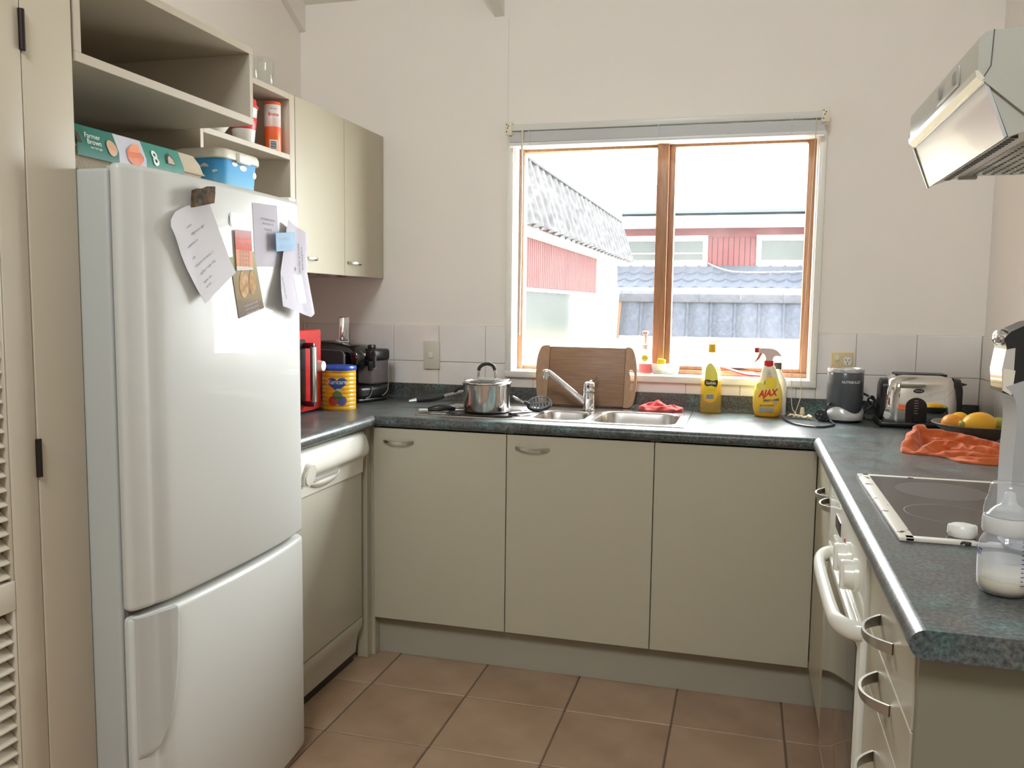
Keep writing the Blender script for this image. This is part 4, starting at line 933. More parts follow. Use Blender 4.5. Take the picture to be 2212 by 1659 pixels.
rgt = [(.1505, .2385), (.164, .2385), (.178, .230), (.189, .200), (.1955, .160), (.197, .11), (.194, .06), (.188, .020), (.178, .004), (.165, 0), (.1505, 0)]
slot = [(.168, .150), (.1665, .143), (.169, .135), (.1715, .120), (.1725, .105), (.170, .088), (.1675, .078), (.170, .070), (.178, .068), (.184, .072), (.187, .09), (.1885, .108), (.188, .130), (.183, .148), (.175, .152)]
bmh = bmesh.new(); o1 = [bmh.verts.new((p.x, 0, p.y)) for p in smooth([(a, c, 0) for a, c in rgt], 3)]; o2 = [bmh.verts.new((a, 0, c)) for a, c in slot]
ed = [bmh.edges.new((q[i], q[(i+1) % len(q)])) for q in (o1, o2) for i in range(len(q))]
bmesh.ops.triangle_fill(bmh, edges=ed, use_beauty=True)
for f in [f for f in bmh.faces if any(False for _ in ())]: pass
g = bmesh.ops.extrude_face_region(bmh, geom=bmh.faces[:])
for v in [q for q in g['geom'] if isinstance(q, bmesh.types.BMVert)]: v.co.y += .0095
for v in bmh.verts:
    if v.co.y < .001: v.co.y = -.0095
obj('end_rail', B().bm(bmh).xf(tilt), M_bam2, cb)

# ------------------------------------------------------------------ things on the sill
def loft(secs, n=32, p=2.0, cap0=True, cap1=True, bb=None):
    """superellipse sections (z, cx, hx, hy)"""
    bb = bb or B(); L = []
    for z, cx, hx, hy in secs:
        q = []
        for i in range(n):
            t = 2*PI*i/n; c, s_ = math.cos(t), math.sin(t)
            q.append(Vector((cx+hx*math.copysign(abs(c)**(2/p), c), hy*math.copysign(abs(s_)**(2/p), s_), z)))
        L.append(q)
    return bb.ring(L, cap0=cap0, cap1=cap1)
ZS = 1.0337
sd = thing('soap_dispenser', 'clear pump soap dispenser with pink soap and yellow round label on the sill', 'soap dispenser', (1.8235, .618, ZS))
obj('bottle', loft([(0, 0, .026, .018), (.004, 0, .029, .020), (.05, 0, .0285, .020), (.078, 0, .026, .019), (.092, 0, .018, .016), (.10, 0, .013, .013)], p=3), glass('clear_plastic', (.97, .95, .95), .10, (1, .97, .97), rough=.06), sd, ang=50)
obj('soap', loft([(.003, 0, .0265, .0175), (.02, 0, .0265, .0175), (.040, 0, .0262, .0175)], p=3), mat('pink_soap', (.80, .18, .20), .25), sd, ang=50)
obj('pump_collar', B().lathe([(0, .098), (.0165, .098), (.0155, .116), (.008, .120), (0, .120)], n=24), mat('pump_pink', (.85, .62, .58), .35), sd)
obj('pump_head', B().cyl((0, 0, .118), (0, 0, .158), .006, n=14).rbox(-.012, .010, -.030, .010, .156, .170, .004), MATS['pump_pink'], sd)
decal('label', [circ(0, .062, .013, 24)], frame((0, -.0203, 0), (1, 0, 0), (0, 0, 1)), mat('label_lemon', (.72, .66, .08), .4), sd, world=False)
text('dettol', .0075, frame((0, -.0210, .062), (1, 0, 0), (0, 0, 1)), mat('label_green', (.05, .28, .10), .5), sd, world=False)
text('hand wash', .0055, frame((0, -.0208, .045), (1, 0, 0), (0, 0, 1)), mat('label_pink', (.6, .2, .4), .5), sd, world=False)
pb = thing('plastic_tub', 'see-through white plastic tub holding sponges on the sill', 'tub', (1.905, .618, ZS))
M_frost = glass('frosted_plastic', (.9, .92, .92), .22, (1, 1, 1), rough=.2)
obj('tub', loft([(0, 0, .048, .022), (.003, 0, .049, .0225), (.038, 0, .056, .0255), (.041, 0, .058, .027), (.041, 0, .056, .0255), (.006, 0, .048, .022), (.004, 0, .045, .02)], p=5, cap1=True), M_frost, pb, ang=40)
tag(obj('sponge', B().rbox(-.016, .016, -.012, .012, -.022, .024, .005, 3, Matrix.Translation((1.885, .617, ZS+.0365)) @ Matrix.Rotation(.18, 4, 'Y')), mat('yellow_sponge', (.80, .66, .05), .85, bump=(220, .6, .003))), 'yellow sponge standing upright in the plastic tub', 'sponge')
tag(obj('sponge', B().rbox(-.020, .020, -.012, .012, -.008, .008, .004, 3, Matrix.Translation((1.925, .617, ZS+.0145)) @ Matrix.Rotation(.25, 4, 'Y')), MATS['yellow_sponge']), 'yellow sponge lying flat inside the plastic tub', 'sponge')
br = thing('dish_brush', 'red and white dish brush lying along the window sill', 'brush', (2.17, .612, ZS))
hp = smooth([(-.085, .0, .034), (-.045, 0, .032), (0, -.004, .020), (.05, -.008, .009), (.105, -.012, .007)], 5)
obj('handle', B().tube(hp, [.0045]*5+[.005]*6+[.0065]*10, 10, sx=.7, sy=1.2, up=(0, 0, 1)), M_redpl, br)
obj('handle_edge', B().tube([p+Vector((0, 0, .0042)) for p in hp], .0028, 8), M_white, br)
obj('head', B().rbox(-.125, -.080, -.012, .012, .022, .036, .005, 3), M_white, br); b = B()
for i in range(9):
    for j in range(3): b.cyl((-.121+.0045*i, -.007+.007*j, .024), (-.122+.0047*i, -.008+.008*j, .001), .0019, n=6)
obj('bristles', b, M_white, br, kind='stuff')
kf = thing('paring_knife', 'small knife with black blade and orange handle on the sill behind the brush', 'knife', (2.16, .640, ZS+.017), math.radians(-3))
obj('handle', B().rbox(-.075, -.010, -.006, .006, .004, .014, .003), mat('orange_plastic', (.75, .25, .05), .4), kf)
obj('blade', B().prism([(-.012, .003), (.062, .010), (.064, .012), (.03, .0155), (-.012, .015)], 'y', -.001, .001), MATS['black_satin'], kf)
tag(obj('dish_tool', B().rbox(-.030, .030, -.007, .007, 0, .014, .003, 2, Matrix.Translation((2.165, .640, ZS+.0005)))), M_steel) if 0 else None
tag(obj('soap_holder', B().rbox(2.085, 2.245, .628, .652, ZS, ZS+.0185, .004), mat('clear_orange', (.72, .42, .22), .3)), 'low orange plastic rest under the small knife on the sill', 'holder')

# ------------------------------------------------------------------ bottles by the window
su_ = thing('dish_liquid_bottle', 'clear bottle of yellow dish liquid with amber flip cap beside the sink', 'bottle', (2.087, .515, ZW))
body = [(0, 0, .036, .020), (.003, 0, .0405, .0235), (.04, 0, .0405, .024), (.09, 0, .0385, .024), (.125, 0, .0375, .0235), (.165, -.001, .034, .022), (.195, -.002, .026, .019), (.215, -.002, .016, .015), (.232, -.001, .0125, .0125)]
obj('bottle', loft(body, p=3.2, n=40), glass('clear_bottle', (.985, .985, .96), .06, (1, 1, .93), rough=.04), su_, ang=50)
obj('liquid', loft([(.003, 0, .0385, .0215), (.04, 0, .0387, .0222), (.09, 0, .0367, .0222), (.1235, 0, .0357, .0215)], p=3.2, n=40), glass('yellow_liquid', (.80, .62, .015), .16, (.85, .66, .02), rough=.05), su_, ang=50)
obj('cap', B().lathe([(0, .231), (.0145, .231), (.0140, .262), (0, .262)], n=24), mat('amber_cap', (.78, .46, .02), .3), su_)
obj('flip_lid', B().rbox(-.013, .013, -.008, .008, -.002, .002, .0015, 2, Matrix.Translation((.012, .004, .273)) @ Matrix.Rotation(-.5, 4, 'Y')), mat('yellow_lid', (.85, .70, .03), .3), su_)
lab = smooth([(-.025, .055, 0), (-.014, .044, 0), (.008, .043, 0), (.022, .060, 0), (.0245, .10, 0), (.022, .150, 0), (.004, .186, 0), (-.010, .189, 0), (-.0205, .170, 0), (-.0235, .120, 0)], 4, True)
lf = lambda o: (lambda a, z: (a, -.0246-o+abs(a)*.05+(max(0, z-.125)*.02), z))
decal('label', [[(p.x, p.y) for p in lab]], lf(.0006), ramp_mat('sunny_label', 'Object', 2, [(.043, (.80, .36, .03)), (.08, (.85, .55, .02)), (.11, (.85, .70, .04)), (.188, (.86, .80, .22))], .35), su_, world=False)
logo = smooth([(-.0225, .126, 0), (-.008, .128, 0), (.006, .124, 0), (.0235, .128, 0), (.0245, .112, 0), (.018, .101, 0), (.002, .106, 0), (-.014, .103, 0), (-.023, .110, 0)], 4, True)
decal('logo_panel', [[(p.x, p.y) for p in logo]], lf(.0010), mat('logo_brown', (.05, .025, .015), .4), su_, world=False)
text('Sunlight', .0145, lf(.0014), mat('logo_cream', (.86, .84, .55), .4), su_, name='bottle_lettering', bold=.02, sx=.78, world=False); LAST[0].location.z = .1155
text('dishwashing liquid', .005, lf(.0011), M_ink, su_, name='bottle_lettering', sx=.8, world=False); LAST[0].location.z = .090
decal('barcode_panel', [rect(-.016, .012, .053, .074)], lf(.0010), mat('barcode_cream', (.70, .62, .42), .5), su_, world=False)
decal('barcode', [rect(-.0145+.0026*k, -.0145+.0026*k+(.0013 if k % 3 else .0018), .055, .072) for k in range(10)], lf(.0013), M_inkd, su_, world=False)

aj = thing('spray_cleaner', 'yellow spray cleaner bottle with red and pink trigger head on the worktop', 'bottle', (2.293, .475, ZW))
sec = [(0, 0, .036, .020), (.004, 0, .044, .024), (.03, .0, .0505, .0275), (.06, .0, .0525, .0285), (.09, .0, .051, .028), (.118, .001, .045, .026), (.135, .002, .036, .022), (.150, .003, .031, .0195), (.170, .002, .0265, .0175), (.186, .001, .0215, .016), (.192, 0, .0135, .0135), (.205, 0, .0135, .0135)]
obj('bottle', loft(sec, p=2.6, n=48), ramp_mat('lemon_print', 'Object', 2, [(0, (.82, .36, .02)), (.05, (.85, .50, .03)), (.095, (.86, .68, .10)), (.125, (.86, .74, .30)), (.150, (.84, .76, .52)), (.205, (.84, .78, .60))], .3, coat=.4), aj, ang=50)
obj('collar', B().lathe([(0, .186), (.0165, .186), (.0175, .190), (.0170, .208), (0, .208)], n=28), M_redpl, aj)
head = smooth([(-.012, .207, 0), (-.013, .222, 0), (-.022, .233, 0), (-.036, .236, 0), (-.037, .252, 0), (-.010, .254, 0), (.012, .252, 0), (.030, .243, 0), (.041, .230, 0), (.043, .224, 0), (.026, .226, 0), (.016, .220, 0), (.013, .207, 0)], 3)
obj('trigger_head', B().prism([(p.x, p.y) for p in head], 'y', -.010, .010), mat('pale_pink_plastic', (.74, .56, .52), .35), aj)
obj('nozzle', B().rbox(-.052, -.034, -.009, .009, .236, .2555, .004, 3), M_redpl, aj)
obj('trigger', B().prism([(-.034, .238), (-.024, .234), (-.034, .214), (-.0525, .196), (-.050, .202), (-.040, .222)], 'y', -.006, .006), mat('coral_plastic', (.80, .16, .08), .35), aj)
af = lambda o: (lambda a, z: (a, -.0287*(max(0.0, 1-(abs(a)/.0535)**2.6))**(1/2.6)*(1 if z < .10 else max(.55, 1-(z-.10)*5.0))-.0012-o, z))
def alet(s, size, a, z, m, **k):
    f = af(.0012); sl = k.pop('slope', .10); text(s, size, lambda x, y: f(a+x, z+y+sl*x), m, aj, name='bottle_lettering', world=False, **k)
decal('lemon_picture', [circ(.008, .128, .023, 28, .021)], af(.0002), mat('lemon_yellow', (.85, .62, .02), .4), aj, world=False)
decal('lemon_picture', [circ(-.028, .115, .014, 24, .012)], af(.0001), mat('lemon_pale', (.86, .72, .10), .4), aj, world=False)
decal('leaf_picture', [[(-.018, .118), (-.012, .140), (-.009, .126)]], af(.0006), mat('leaf_green', (.20, .38, .04), .5), aj, world=False)
alet('AJAX', .034, -.001, .089, mat('ajax_red', (.70, .015, .02), .35), bold=.03, shear=.22, sx=.80, slope=.14)
alet('SPRAY n WIPE', .0125, .012, .0635, mat('navy_ink', (.02, .03, .12), .4), bold=.02, shear=.2, sx=.72, slope=.10)
alet('MULTI-PURPOSE', .0085, -.002, .0440, mat('brown_ink', (.12, .06, .01), .4), bold=.01, sx=.80, slope=.03)
for k, s in enumerate(('EASY', 'CLEAN', '& FRESH', 'KITCHEN')): alet(s, .006, .001+.0005*k, .172-.0075*k, M_redpl if k in (0, 3) else MATS['navy_ink'], sx=.75, slope=.06)
for k in range(3): decal('icon', [rrect(-.028+.0175*k, -.0125+.0175*k, .0205, .034, .0035)], af(.0008), mat('icon_blue_%d' % (k % 2), (.16+.1*(k % 2), .34, .48), .4), aj, world=False)
decal('seal_print', [circ(.027, .0545, .0065, 20)], af(.0010), mat('seal_grey', (.45, .40, .38), .4), aj, world=False)
obj('base_rim', loft([(0, 0, .034, .019), (.003, 0, .043, .0235)], p=2.6, n=40), mat('base_cream', (.84, .74, .45), .3), aj) if 0 else None
wb = thing('cream_cleanser_bottle', 'white bottle with dark cap standing behind the spray cleaner', 'bottle', (2.337, .538, ZW))
obj('bottle', loft([(0, 0, .024, .018), (.003, 0, .026, .020), (.10, 0, .026, .020), (.130, 0, .023, .019), (.165, -.008, .013, .013), (.174, -.010, .011, .011)], p=2.6), M_white, wb, ang=50)
obj('cap', B().rbox(-.024, .004, -.011, .011, .172, .199, .003), mat('cap_brown', (.05, .035, .03), .4), wb)

# rumpled cloths: folds laid along ridge lines over a footprint
def seg_d(p, a, b_):
    d = b_-a; t = max(0, min(1, (p-a).dot(d)/max(d.length_squared, 1e-9))); return (p-(a+d*t)).length, t, (p-(a+d*t)).cross(Vector((d.x, d.y, 0))).z if 0 else (p.x-a.x)*d.y-(p.y-a.y)*d.x
def cloth(name, label, cat, z, m, outline, ridges, seed, n=64, base=.006, rough=.004):
    O = smooth([(a, c, 0) for a, c in outline], 10, True); c0 = sum(O, Vector((0, 0, 0)))/len(O); N = len(O)
    RS = [(smooth([(q[0], q[1], 0) for q in pts], 4), [q[2] for q in pts], w_) for pts, w_ in ridges]
    def hgt(p):
        zz = 0; sh = Vector((0, 0, 0))
        for P, H, w_ in RS:
            bd, bt, bs = 9, 0, 0
            for k in range(len(P)-1):
                d, t, sd = seg_d(p, P[k], P[k+1])
                if d < bd: bd, bt, bs = d, (k+t)/(len(P)-1), sd
            hq = bt*(len(H)-1); i = min(int(hq), len(H)-2); h = H[i]+(H[i+1]-H[i])*(hq-i)
            ww = w_*(.75 if bs > 0 else 1.2)
            if bd < ww:
                f = h*(.5+.5*math.cos(PI*bd/ww))**.9
                zz = max(zz, f)+.18*min(zz, f)
        return zz
    bb = B(); L = []
    for j in range(n+1):
        r = max(1-(j/n)**1.0, .002); ring = []
        for q in O:
            p = c0+(q-c0)*r; e = min(1, (1-r)/.07)
            h = hgt(p); nz = mn.noise(Vector((p.x*26+seed, p.y*26, seed)))*.6+mn.noise(Vector((p.x*70, p.y*70+seed, 1)))*.3
            ring.append(Vector((p.x+.010*mn.noise(Vector((p.x*40, p.y*40, seed+h*60)))*e, p.y+.010*mn.noise(Vector((p.x*40, p.y*40, seed+9+h*60)))*e, max(.0005, (base*math.sqrt(e)+h*(.25+.75*math.sqrt(e))+rough*nz*e)))))
        L.append(ring)
    L = [[Vector((q.x, q.y, .0003)) for q in L[0]]]+L
    bb.ring(L, cap0=True, cap1=True)
    o = obj(name, bb, m, ang=180); o.location = (0, 0, z); return tag(o, label, cat)
cloth('dishcloth', 'small red dishcloth bunched on the back rim of the sink', 'cloth', zd+.0009, mat('red_cloth', (.60, .085, .075), .9, bump=(260, .7, .003), sheen=.3),
      [(1.818, .470), (1.842, .443), (1.905, .437), (1.962, .447), (1.988, .470), (1.962, .512), (1.900, .522), (1.846, .508)],
      [([(1.835, .455, .014), (1.86, .475, .024), (1.895, .487, .030)], .030), ([(1.895, .490, .026), (1.925, .468, .016), (1.955, .475, .022), (1.972, .468, .012)], .028), ([(1.865, .452, .012), (1.91, .446, .014), (1.95, .455, .010)], .018)], 3.1, 30)
# ------------------------------------------------------------------ blender base, toaster, lead
nb = thing('blender_base', 'grey blender base with silver collar in front of the power point', 'blender', (2.556, .437, ZW))
obj('foot_ring', B().lathe([(0, 0), (.052, 0), (.056, .003), (.056, .012), (0, .012)], n=40), M_black, nb)
sv = B()
def sb(u, v):
    t = 2*PI*u; top = .046+.011*math.cos(3*(t+PI/2+.5)); z = .010+(top-.010)*v; r = .0640+.004*math.sin(PI*min(1, v*1.1))-.003*v
    return Vector((r*math.cos(t), r*math.sin(t), z))
obj('silver_base', sv.grid(sb, 72, 10).ring([[Vector((.0605*math.cos(2*PI*i/72), .0605*math.sin(2*PI*i/72), .046+.011*math.cos(3*(2*PI*i/72+PI/2+.5)))) for i in range(72)], [sb(i/72, 1) for i in range(72)]]), mat('silver_plastic', (.62, .62, .62), .3, metal=.3), nb, ang=60)
obj('body', B().lathe([(.053, .020), (.0535, .035), (.0585, .055), (.0615, .09), (.0615, .135), (.0610, .175), (.0590, .178)], n=56), mat('graphite_grey', (.062, .070, .080), .35, coat=.3), nb)
obj('top_ring', B().lathe([(.0595, .1765), (.0620, .1775), (.0628, .184), (.0615, .190), (.056, .1915), (.052, .187), (.050, .178), (0, .176)], n=56), mat('silver_rim', (.60, .60, .61), .25, metal=.7), nb)
obj('locking_tab', B().rbox(-.006, .006, -.063, -.056, .168, .176, .002).xf(Matrix.Rotation(-.9, 4, 'Z')), MATS['silver_rim'], nb)
nw = wrap(0, 0, .0616, camdir(2.556, .437)+.36, .0008)
text('NUTRiBULLET', .0125, nw, mat('silver_ink', (.70, .70, .70), .4), nb, name='blender_lettering', bold=.02, sx=.85, world=False); LAST[0].location.z = .145
lead = smooth([(2.345, .41, .906), (2.362, .33, .9045), (2.385, .26, .9045), (2.43, .215, .9045), (2.475, .225, .9045), (2.51, .30, .9045), (2.508, .36, .906), (2.497, .378, .916), (2.490, .385, .935), (2.500, .39, .962), (2.515, .41, .965)], 6)
obj('power_lead', B().tube(lead, .0036, 8), M_black, nb, world=True)
pg = obj('plug', B().cyl((2.488, .436, .9205), (2.475, .400, .9215), .0195, .0205, 24).cyl((2.488, .436, .9205), (2.496, .462, .919), .012, .008, 14), M_rubber, nb, world=True)
b = B()
for dx, dz, a in ((-.006, .006, .5), (.007, .005, -.5), (.001, -.008, 0)):
    b.rbox(-.0032, .0032, -.017, 0, -.0008, .0008, .0004, 1, Matrix.Translation((2.4745+dx, .400, .9215+dz)) @ Matrix.Rotation(-.34, 4, 'Z') @ Matrix.Rotation(a, 4, 'Y'))
obj('plug_pins', b, M_chrome, pg, world=True)
to = thing('toaster', 'chrome two-slot toaster with black ends in the right corner', 'toaster', (2.790, .408, ZW))
obj('base', B().rbox(-.132, .134, -.092, .080, .002, .022, .008, 3), M_black, to)
for x in (-.10, .10):
    for y in (-.06, .05): obj('foot', B().cyl((x, y, 0), (x, y, .004), .010, n=12), M_rubber, to)
tsec = lambda hx, hy, z, r: [Vector((x, y, z)) for x, y in rrect(-hx, hx, -hy, hy, r, 8)]
obj('shell', B().ring([tsec(.117, .078, .018, .045), tsec(.120, .082, .030, .048), tsec(.118, .081, .09, .048), tsec(.114, .077, .13, .046), tsec(.107, .070, .158, .042), tsec(.097, .060, .172, .036), tsec(.080, .045, .179, .03), tsec(.05, .02, .181, .015)], cap0=True, cap1=True), mat('toaster_chrome', (.70, .69, .66), .06, metal=1), to, ang=60)
obj('end_cap', B().ring([[Vector((.112+dx, y, z)) for y, z in [(p[0], p[1]) for p in rrect(-.052*k, .052*k, .020, .022+.146*k, .030, 6)]] for dx, k in ((-.01, 1.02), (.012, 1.0), (.018, .9))], cap1=True), M_black, to, ang=40)
obj('end_cap', B().ring([[Vector((-.112-dx, y, z)) for y, z in [(p[0], p[1]) for p in rrect(-.052*k, .052*k, .020, .022+.140*k, .030, 6)]] for dx, k in ((-.01, 1.02), (.009, 1.0), (.014, .9))], cap1=True), M_black, to, ang=40)
obj('lever', B().prism([(.128, .142), (.146, .147), (.150, .150), (.140, .153), (.128, .155)], 'y', -.014, .014), M_black, to)
tpn = B()
for y in (-.022, .022):
    tpn.rbox(-.082, .082, y-.017, y+.017, .176, .1835, .003)
obj('slot_surround', tpn, M_black, to)
arch = [(-.030, .020), (.030, .020)]+[(.030*math.cos(t), .075+.030*math.sin(t)) for t in [PI*i/14 for i in range(15)]]
cp_ = obj('control_panel', B().prism([(a*1.1-.018, c) for a, c in arch], 'y', -.0855, -.0795), M_black, to)
for k in range(6): obj('scale_mark', B().box(-.025, -.012-.002*(k % 2), -.0862, -.0854, .052+.0085*k, .0530+.0085*k), mat('mark_white', (.6, .6, .6), .5), cp_)
obj('dial', B().cyl((-.018, -.085, .036), (-.018, -.092, .036), .0125, .011, 24), M_black, cp_)
ov_ = obj('badge', B().prism(circ(-.012, .128, .0165, 24, .0075), 'y', -.0815, -.0785), M_black, to)
text('BREVILLE', .0068, frame((-.012, -.0822, .128), (1, 0, 0), (0, 0, 1)), MATS['mark_white'], ov_, sx=.85, world=False)
obj('timer_sticker', B().lathe([(0, 0), (.013, 0), (.014, .004), (.010, .008), (0, .0085)], n=24, M=Matrix.Translation((-.103, -.066, .038)) @ Matrix.Rotation(PI/2, 4, 'X') @ Matrix.Rotation(-.55, 4, 'Y')), MATS['silver_plastic'], to)
tl = smooth([(2.675, .47, .925), (2.662, .475, .95), (2.640, .478, .975), (2.652, .476, .990), (2.662, .472, .975), (2.648, .470, .950), (2.625, .472, .930), (2.628, .474, .912), (2.648, .474, .9065), (2.665, .476, .91)], 6)
obj('power_cord', B().tube(tl, .0042, 8), M_black, to, world=True)
obj('power_cord', B().tube(smooth([(2.662, .472, .975), (2.640, .50, .990), (2.615, .52, 1.000), (2.60, .53, 1.005)], 5), .0042, 8), M_black, to, world=True)

# ------------------------------------------------------------------ fruit bowl
fbx, fby = 2.892, .062
fb = thing('fruit_bowl', 'wide grey stoneware bowl holding citrus fruit beside the toaster', 'bowl', (fbx, fby, ZW))
obj('bowl', B().lathe([(0, 0), (.040, 0), (.044, .003), (.060, .012), (.092, .036), (.118, .0555), (.1225, .0585), (.1215, .0605), (.115, .058), (.088, .039), (.058, .018), (.03, .009), (0, .008)], n=64), mat('grey_stoneware', (.175, .165, .135), .4, var=(90, (.125, .118, .098), 3)), fb, ang=60)
M_or = mat('orange_peel', (.78, .30, .02), .42, bump=(240, .25, .002)); M_le = mat('lemon_orange_peel', (.86, .47, .02), .4, var=(9, (.84, .42, .02), 3), bump=(220, .25, .002))
def fruit(name, label, x, y, z, r, m, rz, tip=0):
    bb = B().sphere((0, 0, 0), r, 32, 20)
    for v in bb.v:
        k = v.x/r[0]
        if tip and k > .75: v.x += tip*(k-.75)**1.5*r[0]; v.y *= 1-(k-.75)*.5; v.z *= 1-(k-.75)*.5
        if tip and k < -.8: v.x -= tip*.6*(-k-.8)**1.5*r[0]
    o = obj(name, bb, m, ang=80); o.location = (x, y, z); o.rotation_euler = (0, .12, rz); return tag(o, label, 'fruit', 'citrus fruit in the bowl')
fruit('orange', 'small orange at the left side of the fruit bowl', 2.832, .085, ZW+.053, (.031, .031, .029), M_or, .3)
fruit('mandarin', 'orange-yellow fruit peeping out between the small orange and the big lemon', 2.862, .125, ZW+.058, (.029, .029, .027), M_le, 0)
fruit('lemon', 'large golden lemon with a green tip in the middle of the fruit bowl', 2.896, .040, ZW+.059, (.049, .038, .037), M_le, PI+.2, .35)
obj('green_tip', B().sphere((.050, 0, .004), (.009, .014, .013), 14, 8), mat('green_tip', (.30, .32, .03), .5), bpy.data.objects['lemon'])
fruit('lime', 'mottled green and yellow lemon at the right side of the bowl', 2.962, .074, ZW+.053, (.033, .027, .026), mat('green_yellow_peel', (.55, .48, .04), .42, var=(40, (.22, .33, .03), 4), bump=(240, .25, .002)), .4, .3)

# ------------------------------------------------------------------ orange tea towel
cloth('tea_towel', 'crumpled orange tea towel on the worktop in front of the fruit bowl', 'cloth', ZW+.0005, mat('orange_cloth', (.52, .105, .022), .9, bump=(300, .35, .002), sheen=.25),
      [(2.642, -.208), (2.668, -.232), (2.712, -.238), (2.742, -.268), (2.768, -.328), (2.820, -.346), (2.872, -.335), (2.905, -.305), (2.915, -.220), (2.900, -.140), (2.840, -.085), (2.770, -.062), (2.715, -.060), (2.680, -.095), (2.655, -.150)],
      [([(2.652, -.205, .010), (2.672, -.165, .040), (2.692, -.120, .056), (2.715, -.092, .052)], .034), ([(2.705, -.098, .050), (2.760, -.118, .052), (2.825, -.150, .044), (2.895, -.195, .030)], .036),
       ([(2.700, -.215, .010), (2.730, -.190, .030), (2.775, -.205, .034), (2.805, -.245, .022)], .026), ([(2.735, -.262, .010), (2.785, -.285, .020), (2.840, -.318, .018), (2.890, -.312, .014)], .022),
       ([(2.800, -.195, .022), (2.845, -.238, .028), (2.895, -.262, .020)], .022), ([(2.725, -.130, .030), (2.752, -.165, .036), (2.792, -.182, .024)], .020), ([(2.770, -.300, .006), (2.830, -.332, .012), (2.880, -.326, .010)], .012)], 5.7, 70)
# ------------------------------------------------------------------ baby bottle
bb_ = thing('baby_bottle', 'baby bottle with a little milk and clear domed cap at the right edge', 'baby bottle', (2.5775, -1.452, ZW))
M_bot = glass('clear_bottle_plastic', (.90, .92, .97), .17, (.93, .95, 1), rough=.06)
obj('bottle', B().lathe([(0, .001), (.026, .001), (.032, .004), (.0355, .012), (.0365, .025), (.0368, .045), (.0365, .062), (.035, .074), (.031, .083), (.027, .087), (.027, .091)], n=56), M_bot, bb_, ang=60)
obj('milk', B().lathe([(0, .0025), (.025, .0025), (.031, .006), (.0345, .013), (.0354, .024), (.034, .0255), (0, .0248)], n=48), mat('milk', (.80, .70, .50), .35, sub=.2), bb_, ang=60)
obj('milk_film', B().lathe([(.0356, .024), (.0359, .040), (.0359, .050)], n=48), glass('milk_film', (.9, .9, .9), .40, (1, .97, .88), rough=.2), bb_, ang=60)
obj('screw_ring', B().lathe([(.0285, .0885), (.0325, .0890), (.0335, .092), (.0335, .1075), (.0325, .1115), (.030, .1125)], n=56), mat('ring_translucent', (.62, .63, .62), .35), bb_)
obj('teat', B().lathe([(.029, .1135), (.026, .1155), (.0235, .120), (.0175, .1255), (.0115, .129), (.0085, .135), (.0075, .143), (.006, .1465), (0, .148)], n=36), glass('silicone', (.85, .86, .86), .5, (.95, .96, .96), rough=.2), bb_, ang=60)
obj('dome_cap', B().lathe([(.0325, .110), (.0328, .120), (.031, .132), (.0275, .143), (.026, .153), (.0255, .158), (.022, .1605), (0, .1610)], n=56), glass('cap_plastic', (.94, .95, .97), .10, (1, 1, 1), rough=.04), bb_, ang=60)
bw = wrap(0, 0, .0368, camdir(2.5775, -1.452), .0006)
b0 = []
for k in range(11):
    z = .022+.0062*k; b0.append(rect(.0200, .0200+(.0055 if k % 2 == 0 else .0038), z-.0006, z+.0006))
decal('scale_marks', b0, bw, mat('navy_print', (.02, .03, .14), .5), bb_, world=False)
for k in range(5): text(str(4-k) if 0 else '%d' % ((k+1)*25), .0052, (lambda k: (lambda x, y: bw(.0300+x, .030+.0125*k+y)))(k), MATS['navy_print'], bb_, world=False)
text('AVENT', .0135, lambda x, y: bw(-.0505+x, .060+y), MATS['navy_print'], bb_, bold=.02, sx=.8, world=False)

# ------------------------------------------------------------------ drinks maker at the right edge
sm = thing('soda_maker', 'tall drink maker with grey column and black and chrome head at the right edge', 'drink maker', (2.712, -1.2, ZW+.0078))
obj('base', loft([(0, 0, .070, .060), (.004, 0, .074, .064), (.014, 0, .072, .062), (.018, 0, .066, .056)], p=3), mat('grey_plastic', (.42, .42, .42), .4), sm)
colp = [(-.072, .012), (-.074, .10), (-.0745, .16), (-.073, .215), (-.076, .245), (-.083, .262), (-.093, .272)]
colr = [(-.060, .285), (-.056, .262), (-.0515, .24), (-.050, .20), (-.0505, .12), (-.049, .012)]
obj('column', B().prism([(p.x, p.y) for p in smooth([(a, c, 0) for a, c in colp], 4)]+[(p.x, p.y) for p in smooth([(a, c, 0) for a, c in colr], 4)], 'y', -.040, .040), MATS['grey_plastic'], sm)
hp = [(-.096, .262), (-.0985, .300), (-.094, .335), (-.098, .350), (-.090, .362), (-.060, .378), (-.02, .388), (.03, .386), (.05, .36), (.02, .30), (-.04, .266), (-.058, .250)]
obj('head', B().prism(hp, 'y', -.036, .036), M_black, sm, ang=40)
obj('nozzle', B().sphere((-.0935, 0, .352), (.013, .034, .015), 20, 14), M_chrome, sm)
obj('chrome_trim', B().prism([(-.0975, .268), (-.100, .300), (-.0955, .333), (-.082, .336), (-.082, .275)], 'y', -.0385, .030), M_chrome, sm, ang=40)
obj('label_plate', B().prism([(-.0970, .266), (-.098, .302), (-.080, .299), (-.083, .258)], 'y', -.0395, -.0380), mat('cream_label', (.75, .70, .58), .4), sm, ang=40)
obj('carbonating_bottle', B().lathe([(0, .02), (.034, .02), (.036, .03), (.036, .16), (.030, .20), (.016, .235), (.014, .26), (0, .26)], (.018, 0, 0), 32), mat('white_bottle', (.75, .75, .74), .3), sm, ang=50)

# ------------------------------------------------------------------ on top of the fridge
FTZ = 1.5662
eg = thing('egg_carton', 'green and white cardboard egg carton with a large figure 8 on top of the fridge', 'carton', (.815, -1.145, FTZ))
